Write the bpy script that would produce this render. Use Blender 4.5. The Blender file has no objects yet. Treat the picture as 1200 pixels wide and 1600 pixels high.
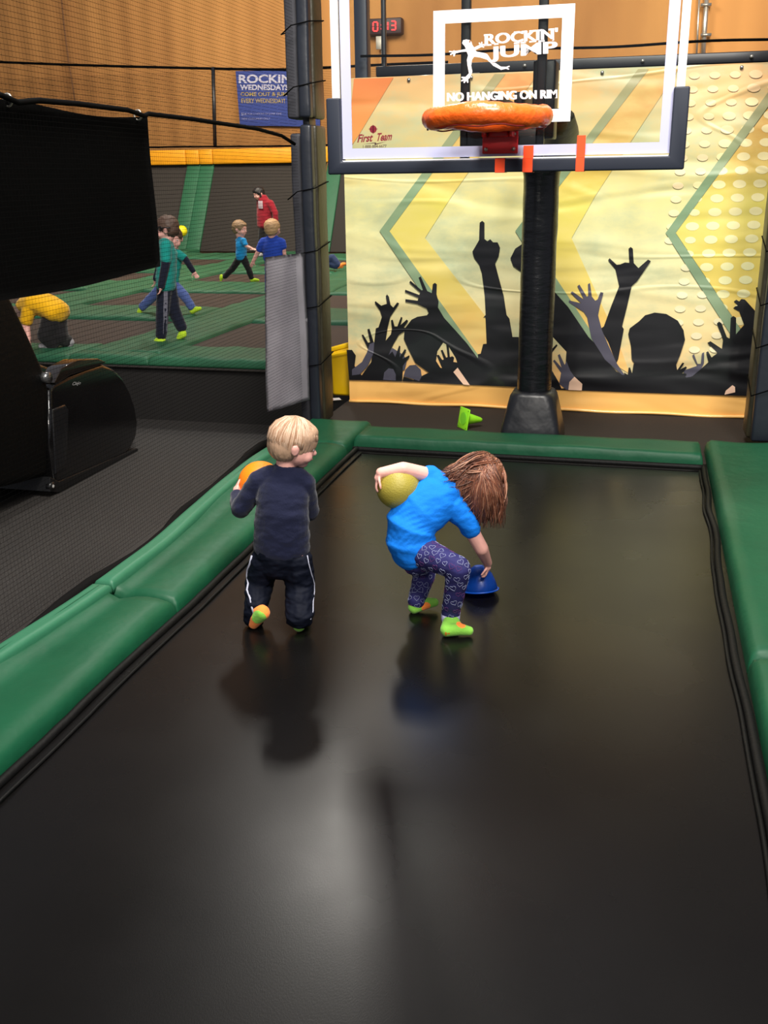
import bpy, bmesh, math, random
import numpy as np
from mathutils import Vector, Matrix, noise
from mathutils.bvhtree import BVHTree
random.seed(7)
S = bpy.context.scene
COL = S.collection

# ------------------------------------------------------------------ camera
F = 1550.0; EYE = Vector((0, 0, 1.70))
M = Matrix(((0.96914401, -0.06668769, 0.23730286),
            (0.24615336, 0.31251698, -0.9174648),
            (-0.01297757, 0.94756841, 0.31928936)))      # camera axes -> court axes
cam = bpy.data.cameras.new('camera'); co = bpy.data.objects.new('camera', cam); COL.objects.link(co)
cam.sensor_fit = 'VERTICAL'; cam.sensor_height = 36; cam.lens = 36 * F / 1600; cam.clip_end = 200; cam.clip_start = 0.05
co.matrix_world = Matrix.Translation(EYE) @ M.to_4x4()
S.camera = co

# ------------------------------------------------------------------ light
w = bpy.data.worlds.new('world'); S.world = w; w.use_nodes = True
w.node_tree.nodes['Background'].inputs[0].default_value = (0.80, 0.83, 0.95, 1)
w.node_tree.nodes['Background'].inputs[1].default_value = 0.22
def area(name, loc, target, size, power, color=(1, .95, .87), sy=None):
    l = bpy.data.lights.new(name, 'AREA'); l.shape = 'RECTANGLE'; l.size = size; l.size_y = sy or size
    l.energy = power; l.color = color
    o = bpy.data.objects.new(name, l); COL.objects.link(o); o.location = loc
    o.rotation_euler = (Vector(target) - Vector(loc)).to_track_quat('-Z', 'Y').to_euler()
    return o
area('ceiling_lamp_court', (-0.6, 3.2, 6.5), (-0.6, 6.2, 0.8), 1.4, 520)
area('ceiling_lamp_entrance', (1.8, -1.0, 6.5), (-0.5, 5.5, 0.6), 1.6, 560)
area('ceiling_lamp_behind_banner', (-4.2, 13.0, 8.4), (-1.2, 4.0, 0), 0.5, 300, sy=1.2)
area('added_streak_light', (-2.2, -6.5, 4.8), (-1.2, 7.5, 1.6), 0.35, 110)  # this and the next: unseen lights added behind the camera for banner streaks
area('added_streak_light', (0.8, -7.5, 5.2), (0, 7.5, 1.6), 0.35, 110)
area('ceiling_lamp_far_court', (-8, 16, 9), (-8, 22, 3), 4, 1500, (1, .88, .70))
area('ceiling_lamp_far_wall', (2, 18, 9), (0, 27, 4), 4, 1300, (1, .88, .70))
S.view_settings.view_transform = 'Standard'; S.view_settings.look = 'None'
S.view_settings.exposure = 0.20; S.view_settings.gamma = 1; S.view_settings.use_curve_mapping = False

# ------------------------------------------------------------------ helpers
def ray(px, py): return M @ Vector((px - 600, 800 - py, -F))
def ay(px, py, Y): r = ray(px, py); return EYE + r * (Y / r.y)
def az(px, py, z): r = ray(px, py); return EYE + r * ((z - EYE.z) / r.z)
def ax(px, py, X): r = ray(px, py); return EYE + r * (X / r.x)
def lin(c):
    return tuple(((v / 255 + .055) / 1.055) ** 2.4 if v / 255 > .04045 else v / 255 / 12.92 for v in c) + (1,)
MATS = {}
def mat(name, rgb, rough=.6, spec=.5, metal=0, bump=0, bscale=40, var=0, vscale=6, coat=0, sheen=0, stretch=(1, 1, 1), detail=3, coatr=.1, emit=0):
    if name in MATS: return MATS[name]
    m = bpy.data.materials.new(name); m.use_nodes = True; nt = m.node_tree; b = nt.nodes['Principled BSDF']
    N = nt.nodes.new; L = nt.links.new
    c = lin(rgb)
    b.inputs['Base Color'].default_value = c; b.inputs['Roughness'].default_value = rough
    b.inputs['Specular IOR Level'].default_value = spec; b.inputs['Metallic'].default_value = metal
    b.inputs['Coat Weight'].default_value = coat; b.inputs['Coat Roughness'].default_value = coatr
    b.inputs['Sheen Weight'].default_value = sheen
    if emit: b.inputs['Emission Color'].default_value = c; b.inputs['Emission Strength'].default_value = emit
    if bump or var:
        tc = N('ShaderNodeTexCoord'); mp = N('ShaderNodeMapping'); mp.inputs['Scale'].default_value = stretch
        L(tc.outputs['Object'], mp.inputs['Vector'])
    if var:
        n = N('ShaderNodeTexNoise'); n.inputs['Scale'].default_value = vscale; n.inputs['Detail'].default_value = 4
        L(mp.outputs[0], n.inputs['Vector'])
        r = N('ShaderNodeValToRGB'); r.color_ramp.elements[0].position = .3; r.color_ramp.elements[1].position = .7
        r.color_ramp.elements[0].color = tuple(max(0, v * (1 - var)) for v in c[:3]) + (1,)
        r.color_ramp.elements[1].color = tuple(min(1, v * (1 + var)) for v in c[:3]) + (1,)
        L(n.outputs['Fac'], r.inputs[0]); L(r.outputs[0], b.inputs['Base Color'])
    if bump:
        n = N('ShaderNodeTexNoise'); n.inputs['Scale'].default_value = bscale; n.inputs['Detail'].default_value = detail
        L(mp.outputs[0], n.inputs['Vector']); bp = N('ShaderNodeBump'); bp.inputs['Strength'].default_value = 1
        bp.inputs['Distance'].default_value = bump; L(n.outputs['Fac'], bp.inputs['Height']); L(bp.outputs[0], b.inputs['Normal'])
    MATS[name] = m
    return m
def finish(name, bm, m, parent=None, smooth=True, autos=None):
    me = bpy.data.meshes.new(name); bm.normal_update(); bm.to_mesh(me); bm.free()
    ms = m if isinstance(m, (list, tuple)) else [m]
    for x in ms: me.materials.append(x)
    if smooth: me.polygons.foreach_set('use_smooth', [True] * len(me.polygons))
    if autos: me.set_sharp_from_angle(angle=math.radians(autos))
    o = bpy.data.objects.new(name, me); COL.objects.link(o)
    if parent: o.parent = parent; o.matrix_parent_inverse = parent_inv(parent)
    return o
def parent_inv(p): return world(p).inverted()
def world(o):
    m = Matrix.Translation(o.location) @ o.rotation_euler.to_matrix().to_4x4()
    if o.parent: m = world(o.parent) @ o.matrix_parent_inverse @ m
    return m
def thing(name, label, cat, loc, group=None):
    o = bpy.data.objects.new(name, None); COL.objects.link(o); o.location = loc; o.empty_display_size = .1
    tag(o, label, cat, group); return o
def tag(o, label=None, cat=None, group=None, kind=None):
    if label: o['label'] = label
    if cat: o['category'] = cat
    if group: o['group'] = group
    if kind: o['kind'] = kind
    return o
def box(bm, x0, x1, y0, y1, z0, z1, bev=0, seg=2, mi=0, rot=None, at=None):
    r = bmesh.ops.create_cube(bm, size=1)
    vs = r['verts']
    for v in vs: v.co = Vector(((x0 + x1) / 2 + v.co.x * (x1 - x0), (y0 + y1) / 2 + v.co.y * (y1 - y0), (z0 + z1) / 2 + v.co.z * (z1 - z0)))
    fs = set(f for v in vs for f in v.link_faces)
    for f in fs: f.material_index = mi
    if bev:
        es = list(set(e for v in vs for e in v.link_edges))
        rr = bmesh.ops.bevel(bm, geom=es, offset=bev, segments=seg, affect='EDGES', profile=.5)
        vs = list(set(v for f in rr['faces'] for v in f.verts) | set(v for v in vs if v.is_valid))
    if rot is not None:
        c = Vector(at) if at else Vector(((x0 + x1) / 2, (y0 + y1) / 2, (z0 + z1) / 2))
        for v in vs: v.co = c + rot @ (v.co - c)
    return vs
def basis(d):
    d = d.normalized(); a = Vector((0, 0, 1)) if abs(d.z) < .9 else Vector((1, 0, 0))
    s = d.cross(a).normalized(); return s, s.cross(d).normalized()
def loft(bm, secs, n=20, cap=True, mi=0):
    """secs: (center, half width vector, half depth vector)"""
    rings = []
    S_ = list(secs)
    if cap:
        def capr(s, prev, k):
            d = (s[0] - prev[0]).normalized(); r = min(s[1].length, s[2].length)
            out = []
            for t in k: out.append((s[0] + d * r * .8 * math.sin(t), s[1] * math.cos(t), s[2] * math.cos(t)))
            return out
        ks = [.35, .7, 1.05, 1.35, 1.52]
        a = capr(S_[0], S_[1], ks)[::-1]; b = capr(S_[-1], S_[-2], ks); S_ = a + S_ + b
    for c, a, b in S_:
        rings.append([bm.verts.new(c + a * math.cos(2 * math.pi * i / n) + b * math.sin(2 * math.pi * i / n)) for i in range(n)])
    fs = []
    for r0, r1 in zip(rings, rings[1:]):
        for i in range(n): fs.append(bm.faces.new((r0[i], r0[(i + 1) % n], r1[(i + 1) % n], r1[i])))
    fs.append(bm.faces.new(rings[0][::-1])); fs.append(bm.faces.new(rings[-1]))
    for f in fs: f.material_index = mi
    bmesh.ops.recalc_face_normals(bm, faces=fs)
def cap(bm, a, b, r0, r1=None, n=14, mi=0):
    a = Vector(a); b = Vector(b); r1 = r0 if r1 is None else r1
    s, t = basis(b - a); secs = [(a, s * r0, t * r0), (b, s * r1, t * r1)]
    loft(bm, secs, n, True, mi)
def tube(bm, pts, r, n=8, mi=0, closed=False):
    pts = [Vector(p) for p in pts]; rings = []
    up = None
    for i, p in enumerate(pts):
        if closed: d = pts[(i + 1) % len(pts)] - pts[i - 1]
        else: d = pts[min(i + 1, len(pts) - 1)] - pts[max(i - 1, 0)]
        d.normalize()
        if up is None: s, up = basis(d)
        s = d.cross(up).normalized(); up = s.cross(d).normalized()
        rr = r[i] if isinstance(r, (list, tuple)) else r
        rings.append([bm.verts.new(p + (s * math.cos(2 * math.pi * k / n) + up * math.sin(2 * math.pi * k / n)) * rr) for k in range(n)])
    prs = list(zip(rings, rings[1:])) + ([(rings[-1], rings[0])] if closed else [])
    for a, b in prs:
        for k in range(n):
            f = bm.faces.new((a[k], b[k], b[(k + 1) % n], a[(k + 1) % n])); f.material_index = mi
    if not closed: bm.faces.new(rings[0]).material_index = mi; bm.faces.new(rings[-1][::-1]).material_index = mi
def ell(bm, c, rx, ry, rz, R=None, mi=0, sub=3):
    r = bmesh.ops.create_icosphere(bm, subdivisions=sub, radius=1)
    for v in r['verts']:
        p = Vector((v.co.x * rx, v.co.y * ry, v.co.z * rz)); v.co = Vector(c) + (R @ p if R else p)
    for f in set(f for v in r['verts'] for f in v.link_faces): f.material_index = mi
def cyl(bm, a, b, r, n=16, mi=0):
    a = Vector(a); b = Vector(b); tube(bm, [a, b], r, n, mi)
def bake(bm, name, m, parent, voxel=.004, smooth=4, fac=.5, wr=0, wscale=.03, dec=0):
    me = bpy.data.meshes.new('t'); bm.to_mesh(me); bm.free()
    o = bpy.data.objects.new('t', me); COL.objects.link(o)
    md = o.modifiers.new('r', 'REMESH'); md.mode = 'VOXEL'; md.voxel_size = voxel
    if smooth:
        sm = o.modifiers.new('s', 'SMOOTH'); sm.iterations = smooth; sm.factor = fac
    dg = bpy.context.evaluated_depsgraph_get(); dg.update()
    out = bpy.data.meshes.new_from_object(o.evaluated_get(dg)); bpy.data.objects.remove(o)
    if wr:
        for v in out.vertices:
            p = v.co; q = Vector((p.x, p.y, p.z * 2.0)) / wscale
            v.co = p + v.normal * wr * (noise.noise(q) + .5 * noise.noise(q * 2.1))
    ms = m if isinstance(m, (list, tuple)) else [m]
    out.materials.clear()
    for x in ms: out.materials.append(x)
    out.polygons.foreach_set('use_smooth', [True] * len(out.polygons))
    out.name = name
    ob = bpy.data.objects.new(name, out); COL.objects.link(ob)
    if parent: ob.parent = parent; ob.matrix_parent_inverse = parent_inv(parent)
    return ob
def paint(o, c, r, mi, cond=None):
    for p in o.data.polygons:
        if (p.center - c).length < r and (cond is None or cond(p.center)): p.material_index = mi
def bvh(o):
    bm = bmesh.new(); bm.from_mesh(o.data); t = BVHTree.FromBMesh(bm); bm.free(); return t
def on_surface(t, px, py, off=.002):
    h = t.ray_cast(EYE, ray(px, py).normalized())
    if h[0] is None: return None
    return h[0] + h[1] * off
def flat(bm, pts, mi=0, th=0, nrm=None):
    """polygon with optional thickness along nrm"""
    vs = [bm.verts.new(p) for p in pts]
    f = bm.faces.new(vs); f.material_index = mi
    if th:
        r = bmesh.ops.extrude_face_region(bm, geom=[f]); vv = [e for e in r['geom'] if isinstance(e, bmesh.types.BMVert)]
        for v in vv: v.co += nrm * th
        for v in vv:
            for g in v.link_faces: g.material_index = mi
    return f
def textmesh(s, x0, x1, z0, z1, mapf, bold=.0, shear=0, rise=0):
    """returns list of polygons fitted to the rectangle, mapped by mapf(x,z)"""
    cu = bpy.data.curves.new('t', 'FONT'); cu.body = s; cu.size = 1; cu.offset = bold; cu.resolution_u = 4
    o = bpy.data.objects.new('t', cu); COL.objects.link(o)
    dg = bpy.context.evaluated_depsgraph_get(); dg.update()
    me = bpy.data.meshes.new_from_object(o.evaluated_get(dg)); bpy.data.objects.remove(o)
    v = np.array([tuple(p.co) for p in me.vertices]); lo = v.min(0); hi = v.max(0)
    out = []
    co_ = []
    for p in v:
        tx = (p[0] - lo[0]) / (hi[0] - lo[0]); ty = (p[1] - lo[1]) / (hi[1] - lo[1])
        x = x0 + tx * (x1 - x0); z = z0 + ty * (z1 - z0)
        co_.append(mapf(x + shear * ty * (z1 - z0), z + rise * (x - x0)))
    for f in me.polygons: out.append([co_[i] for i in f.vertices])
    return out
def add_polys(bm, polys, mi=0):
    for pl in polys:
        try: f = bm.faces.new([bm.verts.new(p) for p in pl]); f.material_index = mi
        except Exception: pass

# ------------------------------------------------------------------ materials
black_pad = mat('black_vinyl', (24, 25, 29), .33, .5, bump=.004, bscale=14, stretch=(1, 1, 2.2))
navy_pad = mat('navy_vinyl', (27, 31, 40), .4, .5, bump=.003, bscale=12)
olive_pad = mat('dark_olive_vinyl', (46, 42, 28), .45, .5, bump=.004, bscale=14)
grey_pad = mat('charcoal_vinyl', (54, 54, 60), .55, .4, bump=.002, bscale=20, var=.15, vscale=9)
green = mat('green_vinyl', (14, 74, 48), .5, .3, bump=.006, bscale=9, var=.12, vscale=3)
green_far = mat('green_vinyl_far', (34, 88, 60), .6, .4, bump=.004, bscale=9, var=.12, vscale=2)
green_lit = mat('green_vinyl_lit', (44, 104, 76), .5, .4, bump=.003, bscale=14)  # lighter green: light on the pads' outer edge put into the colour
yellow_pad = mat('yellow_vinyl', (222, 150, 22), .5, .4, bump=.004, bscale=8, var=.06)
black_steel = mat('black_steel', (22, 24, 30), .4, .5)
rope = mat('black_rope', (5, 5, 5), .9, .05)
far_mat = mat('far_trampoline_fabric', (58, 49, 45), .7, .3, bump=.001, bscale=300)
dark_mat = mat('dark_fabric', (46, 42, 39), .8, .3)
skin = mat('skin', (226, 170, 158), .5, .4, var=.06, vscale=30)
def fabric(name, rgb, rough=.85): return mat(name, rgb, rough, .25, bump=.0015, bscale=120, sheen=.15)

# foreground trampoline bed: woven black fabric with a soft shine
m = mat('woven_bed', (13, 12, 12), .42, .20); nt = m.node_tree; b = nt.nodes['Principled BSDF']
tc = nt.nodes.new('ShaderNodeTexCoord'); n1 = nt.nodes.new('ShaderNodeTexNoise'); n1.inputs['Scale'].default_value = 1.6; n1.inputs['Detail'].default_value = 5
nt.links.new(tc.outputs['Object'], n1.inputs['Vector'])
mr = nt.nodes.new('ShaderNodeMapRange'); mr.inputs[1].default_value = .3; mr.inputs[2].default_value = .7; mr.inputs[3].default_value = .24; mr.inputs[4].default_value = .32
nt.links.new(n1.outputs['Fac'], mr.inputs[0]); nt.links.new(mr.outputs[0], b.inputs['Roughness'])
n2 = nt.nodes.new('ShaderNodeTexNoise'); n2.inputs['Scale'].default_value = 420; bp = nt.nodes.new('ShaderNodeBump'); bp.inputs['Distance'].default_value = .00014
mp = nt.nodes.new('ShaderNodeMapping'); mp.inputs['Scale'].default_value = (1, .35, 1); nt.links.new(tc.outputs['Object'], mp.inputs['Vector']); nt.links.new(mp.outputs[0], n2.inputs['Vector'])
nt.links.new(n2.outputs['Fac'], bp.inputs['Height']); nt.links.new(bp.outputs[0], b.inputs['Normal'])
bed_m = m
# speckled rubber floor
def rubber(name, rgb, speck):
    m = mat(name, rgb, .75, .35); nt = m.node_tree; b = nt.nodes['Principled BSDF']
    tc = nt.nodes.new('ShaderNodeTexCoord'); v = nt.nodes.new('ShaderNodeTexVoronoi'); v.inputs['Scale'].default_value = 75
    nt.links.new(tc.outputs['Object'], v.inputs['Vector'])
    r = nt.nodes.new('ShaderNodeValToRGB'); r.color_ramp.elements[0].position = .10; r.color_ramp.elements[0].color = lin(speck)
    r.color_ramp.elements[1].position = .2; r.color_ramp.elements[1].color = lin(rgb)
    nt.links.new(v.outputs['Distance'], r.inputs[0]); nt.links.new(r.outputs[0], b.inputs['Base Color'])
    return m
floor_m = rubber('speckled_rubber', (50, 47, 45), (110, 107, 104))
deck_m = mat('brown_black_carpet', (44, 38, 34), .9, .2, bump=.002, bscale=200)
# tan corrugated wall
m = mat('tan_wall', (190, 136, 76), .8, .2); nt = m.node_tree; b = nt.nodes['Principled BSDF']
tc = nt.nodes.new('ShaderNodeTexCoord'); n1 = nt.nodes.new('ShaderNodeTexNoise'); n1.inputs['Scale'].default_value = .6; mp = nt.nodes.new('ShaderNodeMapping'); mp.inputs['Scale'].default_value = (1, 1, .25)
nt.links.new(tc.outputs['Object'], mp.inputs['Vector']); nt.links.new(mp.outputs[0], n1.inputs['Vector'])
r = nt.nodes.new('ShaderNodeValToRGB'); r.color_ramp.elements[0].position = .3; r.color_ramp.elements[0].color = lin((160, 112, 66)); r.color_ramp.elements[1].position = .7; r.color_ramp.elements[1].color = lin((188, 136, 80))
nt.links.new(n1.outputs['Fac'], r.inputs[0]); nt.links.new(r.outputs[0], b.inputs['Base Color'])
wv = nt.nodes.new('ShaderNodeTexWave'); wv.inputs['Scale'].default_value = .5; wv.bands_direction = 'X'; nt.links.new(tc.outputs['Object'], wv.inputs['Vector'])
bp = nt.nodes.new('ShaderNodeBump'); bp.inputs['Distance'].default_value = .03; nt.links.new(wv.outputs['Fac'], bp.inputs['Height']); nt.links.new(bp.outputs[0], b.inputs['Normal'])
wall_m = m

# ------------------------------------------------------------------ setting
FL = -0.55
bm = bmesh.new(); box(bm, -16, -2.24, -3, 8.78, FL - .1, FL); tag(finish('floor', bm, floor_m, smooth=False), kind='structure')
bm = bmesh.new(); box(bm, -2.24, -2.0, -3, 6.75, FL, -.03); box(bm, -2.0, 4, -3, 6.2, FL, -.06)
box(bm, -2.24, 4, 6.2, 8.78, FL, .0); tag(finish('trim_1', bm, deck_m, smooth=False), kind='structure')   # deck carrying the court
bm = bmesh.new(); box(bm, -22, 4, 8.78, 28, FL, .02, mi=0)
tag(finish('trim_2', bm, mat('platform_black', (36, 34, 33), .8, .3), smooth=False), kind='structure')
bm = bmesh.new(); box(bm, -34, 22, 27.5, 27.8, FL, 16); tag(finish('wall_back', bm, wall_m, smooth=False), kind='structure')

# ------------------------------------------------------------------ pads
def pad_strip(name, parent, x0, x1, y0, y1, z0, z1, m, rnd=.03, wav=.006, seed=0, step=.05, prof=None, edge=None):
    """soft vinyl pad: rounded cross-section grid with sag"""
    bm = bmesh.new(); nx = max(6, int((x1 - x0) / step)); ny = max(6, int((y1 - y0) / step))
    def ts(n, L):
        e = min(.25, rnd / L); a = [0, e * .12, e * .4, e]; inner = [e + (1 - 2 * e) * i / n for i in range(1, n)]
        return a + inner + [1 - v for v in a[::-1]]
    tx = ts(nx, x1 - x0); ty = ts(ny, y1 - y0)
    def h(t, L):
        d = min(t, 1 - t) * L
        return 1 if d >= rnd else math.sqrt(max(0, 1 - (1 - d / rnd) ** 2))
    g = []
    for j in ty:
        row = []
        for i in tx:
            x = x0 + i * (x1 - x0); y = y0 + j * (y1 - y0)
            k = min(h(i, x1 - x0), h(j, y1 - y0))
            z = z0 + (z1 - z0) * k + k * wav * noise.noise(Vector((x * 4 + seed, y * 2.2, seed)))
            if prof: z += prof(i, y) * k
            if edge: x += edge(i, y)
            row.append(bm.verts.new((x, y, z)))
        g.append(row)
    for a, b in zip(g, g[1:]):
        for k in range(len(a) - 1): bm.faces.new((a[k], a[k + 1], b[k + 1], b[k]))
    # underside
    bd = [v for v in g[0]] + [r[-1] for r in g[1:]] + g[-1][-2::-1] + [r[0] for r in g[-2:0:-1]]
    low = [bm.verts.new((v.co.x, v.co.y, z0 - .02)) for v in bd]
    n = len(bd)
    for k in range(n): bm.faces.new((bd[k], low[k], low[(k + 1) % n], bd[(k + 1) % n]))
    bm.faces.new(low[::-1])
    bmesh.ops.recalc_face_normals(bm, faces=bm.faces[:])
    return finish(name, bm, m, parent)

tr = thing('trampoline', 'long black rectangular trampoline bed framed by green pads in the foreground court', 'trampoline', (-.66, 3.5, 0))
def sag(x, y): return -.0
bm = bmesh.new()
nx, ny = 30, 90; X0, X1, Y0, Y1 = -1.79, .47, -.6, 6.14
g = [[bm.verts.new((X0 + (X1 - X0) * i / nx, Y0 + (Y1 - Y0) * j / ny, sag(0, 0))) for i in range(nx + 1)] for j in range(ny + 1)]
for a, b_ in zip(g, g[1:]):
    for k in range(nx): bm.faces.new((a[k], a[k + 1], b_[k + 1], b_[k]))
finish('bed', bm, bed_m, tr)
# sewn strap along the bed edge
strap = mat('black_strap', (8, 8, 8), .6, .2, bump=.002, bscale=60)
bm = bmesh.new()
def strap_pts(x, ya, yb, amp): return [(x + amp * noise.noise(Vector((y * 2.3, x, 0))), y, .006 + .006 * abs(noise.noise(Vector((y * 6, x, 3))))) for y in np.linspace(ya, yb, 90)]
tube(bm, strap_pts(.425, -.6, 6.1, .02), .016); tube(bm, strap_pts(.40, -.6, 6.0, .02), .007)
finish('edge_strap', bm, strap, tr)
bm = bmesh.new(); tube(bm, strap_pts(-1.755, -.6, 6.1, .012), .016); tube(bm, strap_pts(-1.70, -.6, 6.0, .008), .006); finish('edge_strap', bm, strap, tr)
bm = bmesh.new(); tube(bm, [(x, 6.09, .006) for x in np.linspace(-1.78, .45, 40)], .018); tube(bm, [(x, 6.02, .002) for x in np.linspace(-1.7, .4, 40)], .005); finish('edge_strap', bm, strap, tr)
def lprof(i, y):
    # outer edge stands up, shallow trough beside it, inner face rolls down
    z = .035 * math.exp(-((i - .08) / .10) ** 2) - .018 * math.exp(-((i - .33) / .14) ** 2) - .02 * max(0, (i - .72) / .28) ** 1.5
    return z
def ledge(i, y):
    w_ = .045 * math.sin(y * 1.9 + .9) * (1 - i) + .012 * noise.noise(Vector((0, y * 3, 0))) * (1 - i)
    return w_
for k, (a, b_) in enumerate([(-1.0, 1.2), (1.21, 3.42), (3.43, 5.95)]):
    pad_strip('frame_pad', tr, -2.17, -1.775, a, b_, 0, .082, green, rnd=.028, wav=.010, seed=k * 3, prof=lprof, edge=ledge)
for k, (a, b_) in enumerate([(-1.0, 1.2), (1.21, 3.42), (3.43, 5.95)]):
    pad_strip('lit_edge_strip', tr, -2.19, -2.10, a, b_, .085, .115, green_lit, rnd=.02, wav=.008, seed=k * 5 + 1, edge=lambda i, y: .045 * math.sin(y * 1.9 + .9) * .95)  # strip added along the left pads, painted lighter as their lit outer edge
pad_strip('frame_pad', tr, -2.25, -1.79, 5.96, 6.62, 0, .075, green, seed=4)
pad_strip('frame_pad', tr, -1.785, .43, 6.115, 6.44, 0, .085, green, rnd=.022, wav=.006, seed=9)
pad_strip('frame_pad', tr, .455, 1.45, 3.40, 6.50, 0, .085, green, rnd=.035, wav=.012, seed=12)
pad_strip('frame_pad', tr, .455, 1.45, .6, 3.39, 0, .085, green, rnd=.035, wav=.012, seed=15)
# ------------------------------------------------------------------ far trampoline court
fc = thing('trampoline_court', 'raised far court of dark trampolines separated by a grid of green pads', 'trampoline', (-7, 14, 0))
cols = [(-20.0, -17.8), (-16.95, -14.8), (-13.9, -11.7), (-10.8, -8.6), (-7.65, -5.46), (-4.60, -2.4)]
rows = [(9.45, 11.43), (12.62, 14.5), (15.88, 17.65), (19.0, 20.95), (22.2, 22.9)]
for (a, b_) in cols:
    for (c, d) in rows:
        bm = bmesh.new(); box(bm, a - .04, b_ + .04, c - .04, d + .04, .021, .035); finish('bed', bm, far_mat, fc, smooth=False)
xe = [-21] + [v for c in cols for v in c] + [-1.6]
for k in range(0, len(xe), 2):
    a, b_ = xe[k], xe[k + 1]
    ys = [8.78, 11.43, 12.62, 15.1, 17.65, 20.1, 22.9]
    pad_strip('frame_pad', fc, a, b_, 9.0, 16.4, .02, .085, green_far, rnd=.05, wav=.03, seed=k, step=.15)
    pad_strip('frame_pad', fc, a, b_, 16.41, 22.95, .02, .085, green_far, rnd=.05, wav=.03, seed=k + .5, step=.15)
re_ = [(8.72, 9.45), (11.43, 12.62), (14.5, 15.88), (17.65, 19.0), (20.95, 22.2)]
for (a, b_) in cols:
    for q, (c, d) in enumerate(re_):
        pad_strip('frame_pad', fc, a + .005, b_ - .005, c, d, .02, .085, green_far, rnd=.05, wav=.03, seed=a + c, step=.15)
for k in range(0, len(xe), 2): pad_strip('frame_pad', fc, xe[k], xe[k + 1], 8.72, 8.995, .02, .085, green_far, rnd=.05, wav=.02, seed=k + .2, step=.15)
bm = bmesh.new(); tube(bm, [(x, 8.76, .0) for x in np.linspace(-20, -1.8, 40)], .035); finish('edge_roll', bm, mat('grey_trim', (96, 91, 87), .8, .2), fc)
# slanted wall trampolines at the far end with yellow coping
fw = thing('trampoline_wall', 'slanted dark trampoline wall with green pads and yellow top pads at the far end', 'trampoline wall', (-9, 23.5, 0))
def slant(z): return 23.0 + (z / 2.1) * 1.3
def slab(name, x0, x1, m, z0=.05, z1=2.12, th=.05, lean=0, par=fw, off=0):
    bm = bmesh.new(); vs = box(bm, x0, x1, -th, th, z0, z1, .02)
    for v in vs: v.co.y += slant(v.co.z) + off
    return finish(name, bm, m, par)
for (a, b_) in [(-21, -16.3), (-16, -11.22), (-10.52, -7.93), (-7.21, -3.48), (-3.16, 2)]:
    slab('wall_bed', a, b_, dark_mat, off=.06)
for a in (-11.22, -10.86, -7.95, -7.55, -3.5): slab('wall_pad', a, a + .36, green_far, off=0)
for a in (-11.22, -10.86): pad_strip('floor_pad', fw, a - .25, a + .36, 22.3, 23.05, .02, .12, green_far, rnd=.05)
xs = [-21, -18, -15, -12.6, -11.22, -10.86, -10.5, -8.4, -6.2, -3.2, 0, 2.2]
for a, b_ in zip(xs, xs[1:]):
    bm = bmesh.new(); vs = box(bm, a + .004, b_ - .004, 24.15, 24.5, 2.07, 2.42, .03); finish('top_pad', bm, yellow_pad, fw)
# black net above the wall
nf = thing('safety_net', 'faint dark net above the yellow pads on the far wall', 'net', (-9, 24.4, 2.4))
bm = bmesh.new(); tube(bm, [ay(x, y, 24.6) for x, y in [(-40, 95), (0, 97), (100, 101), (200, 104), (365, 108), (450, 109), (600, 101), (700, 97)]], .03); tube(bm, [ay(x, y, 24.6) for x, y in [(-40, 232), (236, 230), (450, 228), (540, 226)]], .02)
finish('edge_rope', bm, rope, nf)
bm = bmesh.new(); a = ay(333, 105, 24.6); b_ = ay(336, 228, 24.6); cyl(bm, a, b_, .045); finish('net_post', bm, black_steel, nf)
bm = bmesh.new()
zt = a.z
for k in range(48): z = 2.45 + (zt - 2.5) * k / 48; box(bm, -19, -5.0, 24.598, 24.602, z, z + .005)
finish('mesh', bm, rope, nf, smooth=False)

# ------------------------------------------------------------------ blue banner on the far wall
bb = thing('wall_banner', 'blue promotional banner with white and yellow lettering on the far tan wall', 'banner', tuple(ay(410, 195, 27.4)))
YB = 27.40
blue_b = mat('banner_blue', (62, 78, 150), .6, .3, var=.1, vscale=1)
tl, tr_, br, bl = ay(368, 111, YB), ay(500, 109, YB), ay(500, 198, YB), ay(375, 196, YB)
bm = bmesh.new(); flat(bm, [tl, tr_, br, bl], 0, .02, Vector((0, 1, 0)))
def P27(x, z): return ay(x, z, YB - .015)
clo = finish('cloth', bm, blue_b, bb, smooth=False)
bm = bmesh.new()
add_polys(bm, textmesh('ROCKIN\'', 373, 460, 130, 116, P27, .03), 0)
add_polys(bm, textmesh('WEDNESDAYS', 375, 451, 141, 132, P27, .03), 0)
add_polys(bm, textmesh('COME OUT & JUMP', 376, 453, 152, 144, P27, .01), 1)
add_polys(bm, textmesh('EVERY WEDNESDAY!', 377, 445, 161, 154, P27, .01), 1)
add_polys(bm, textmesh('$14', 377, 385, 181, 176, P27, .02), 2)
add_polys(bm, textmesh('FOR 2 HOURS OF JUMP TIME', 387, 440, 180, 176.5, P27), 2)
add_polys(bm, textmesh('NEW CUSTOMERS ONLY', 378, 422, 187, 184, P27), 2)
finish('lettering', bm, [mat('banner_white', (205, 205, 225), .6), mat('banner_yellow', (190, 170, 100), .6), mat('banner_lilac', (165, 165, 205), .6)], clo, smooth=False)

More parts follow.
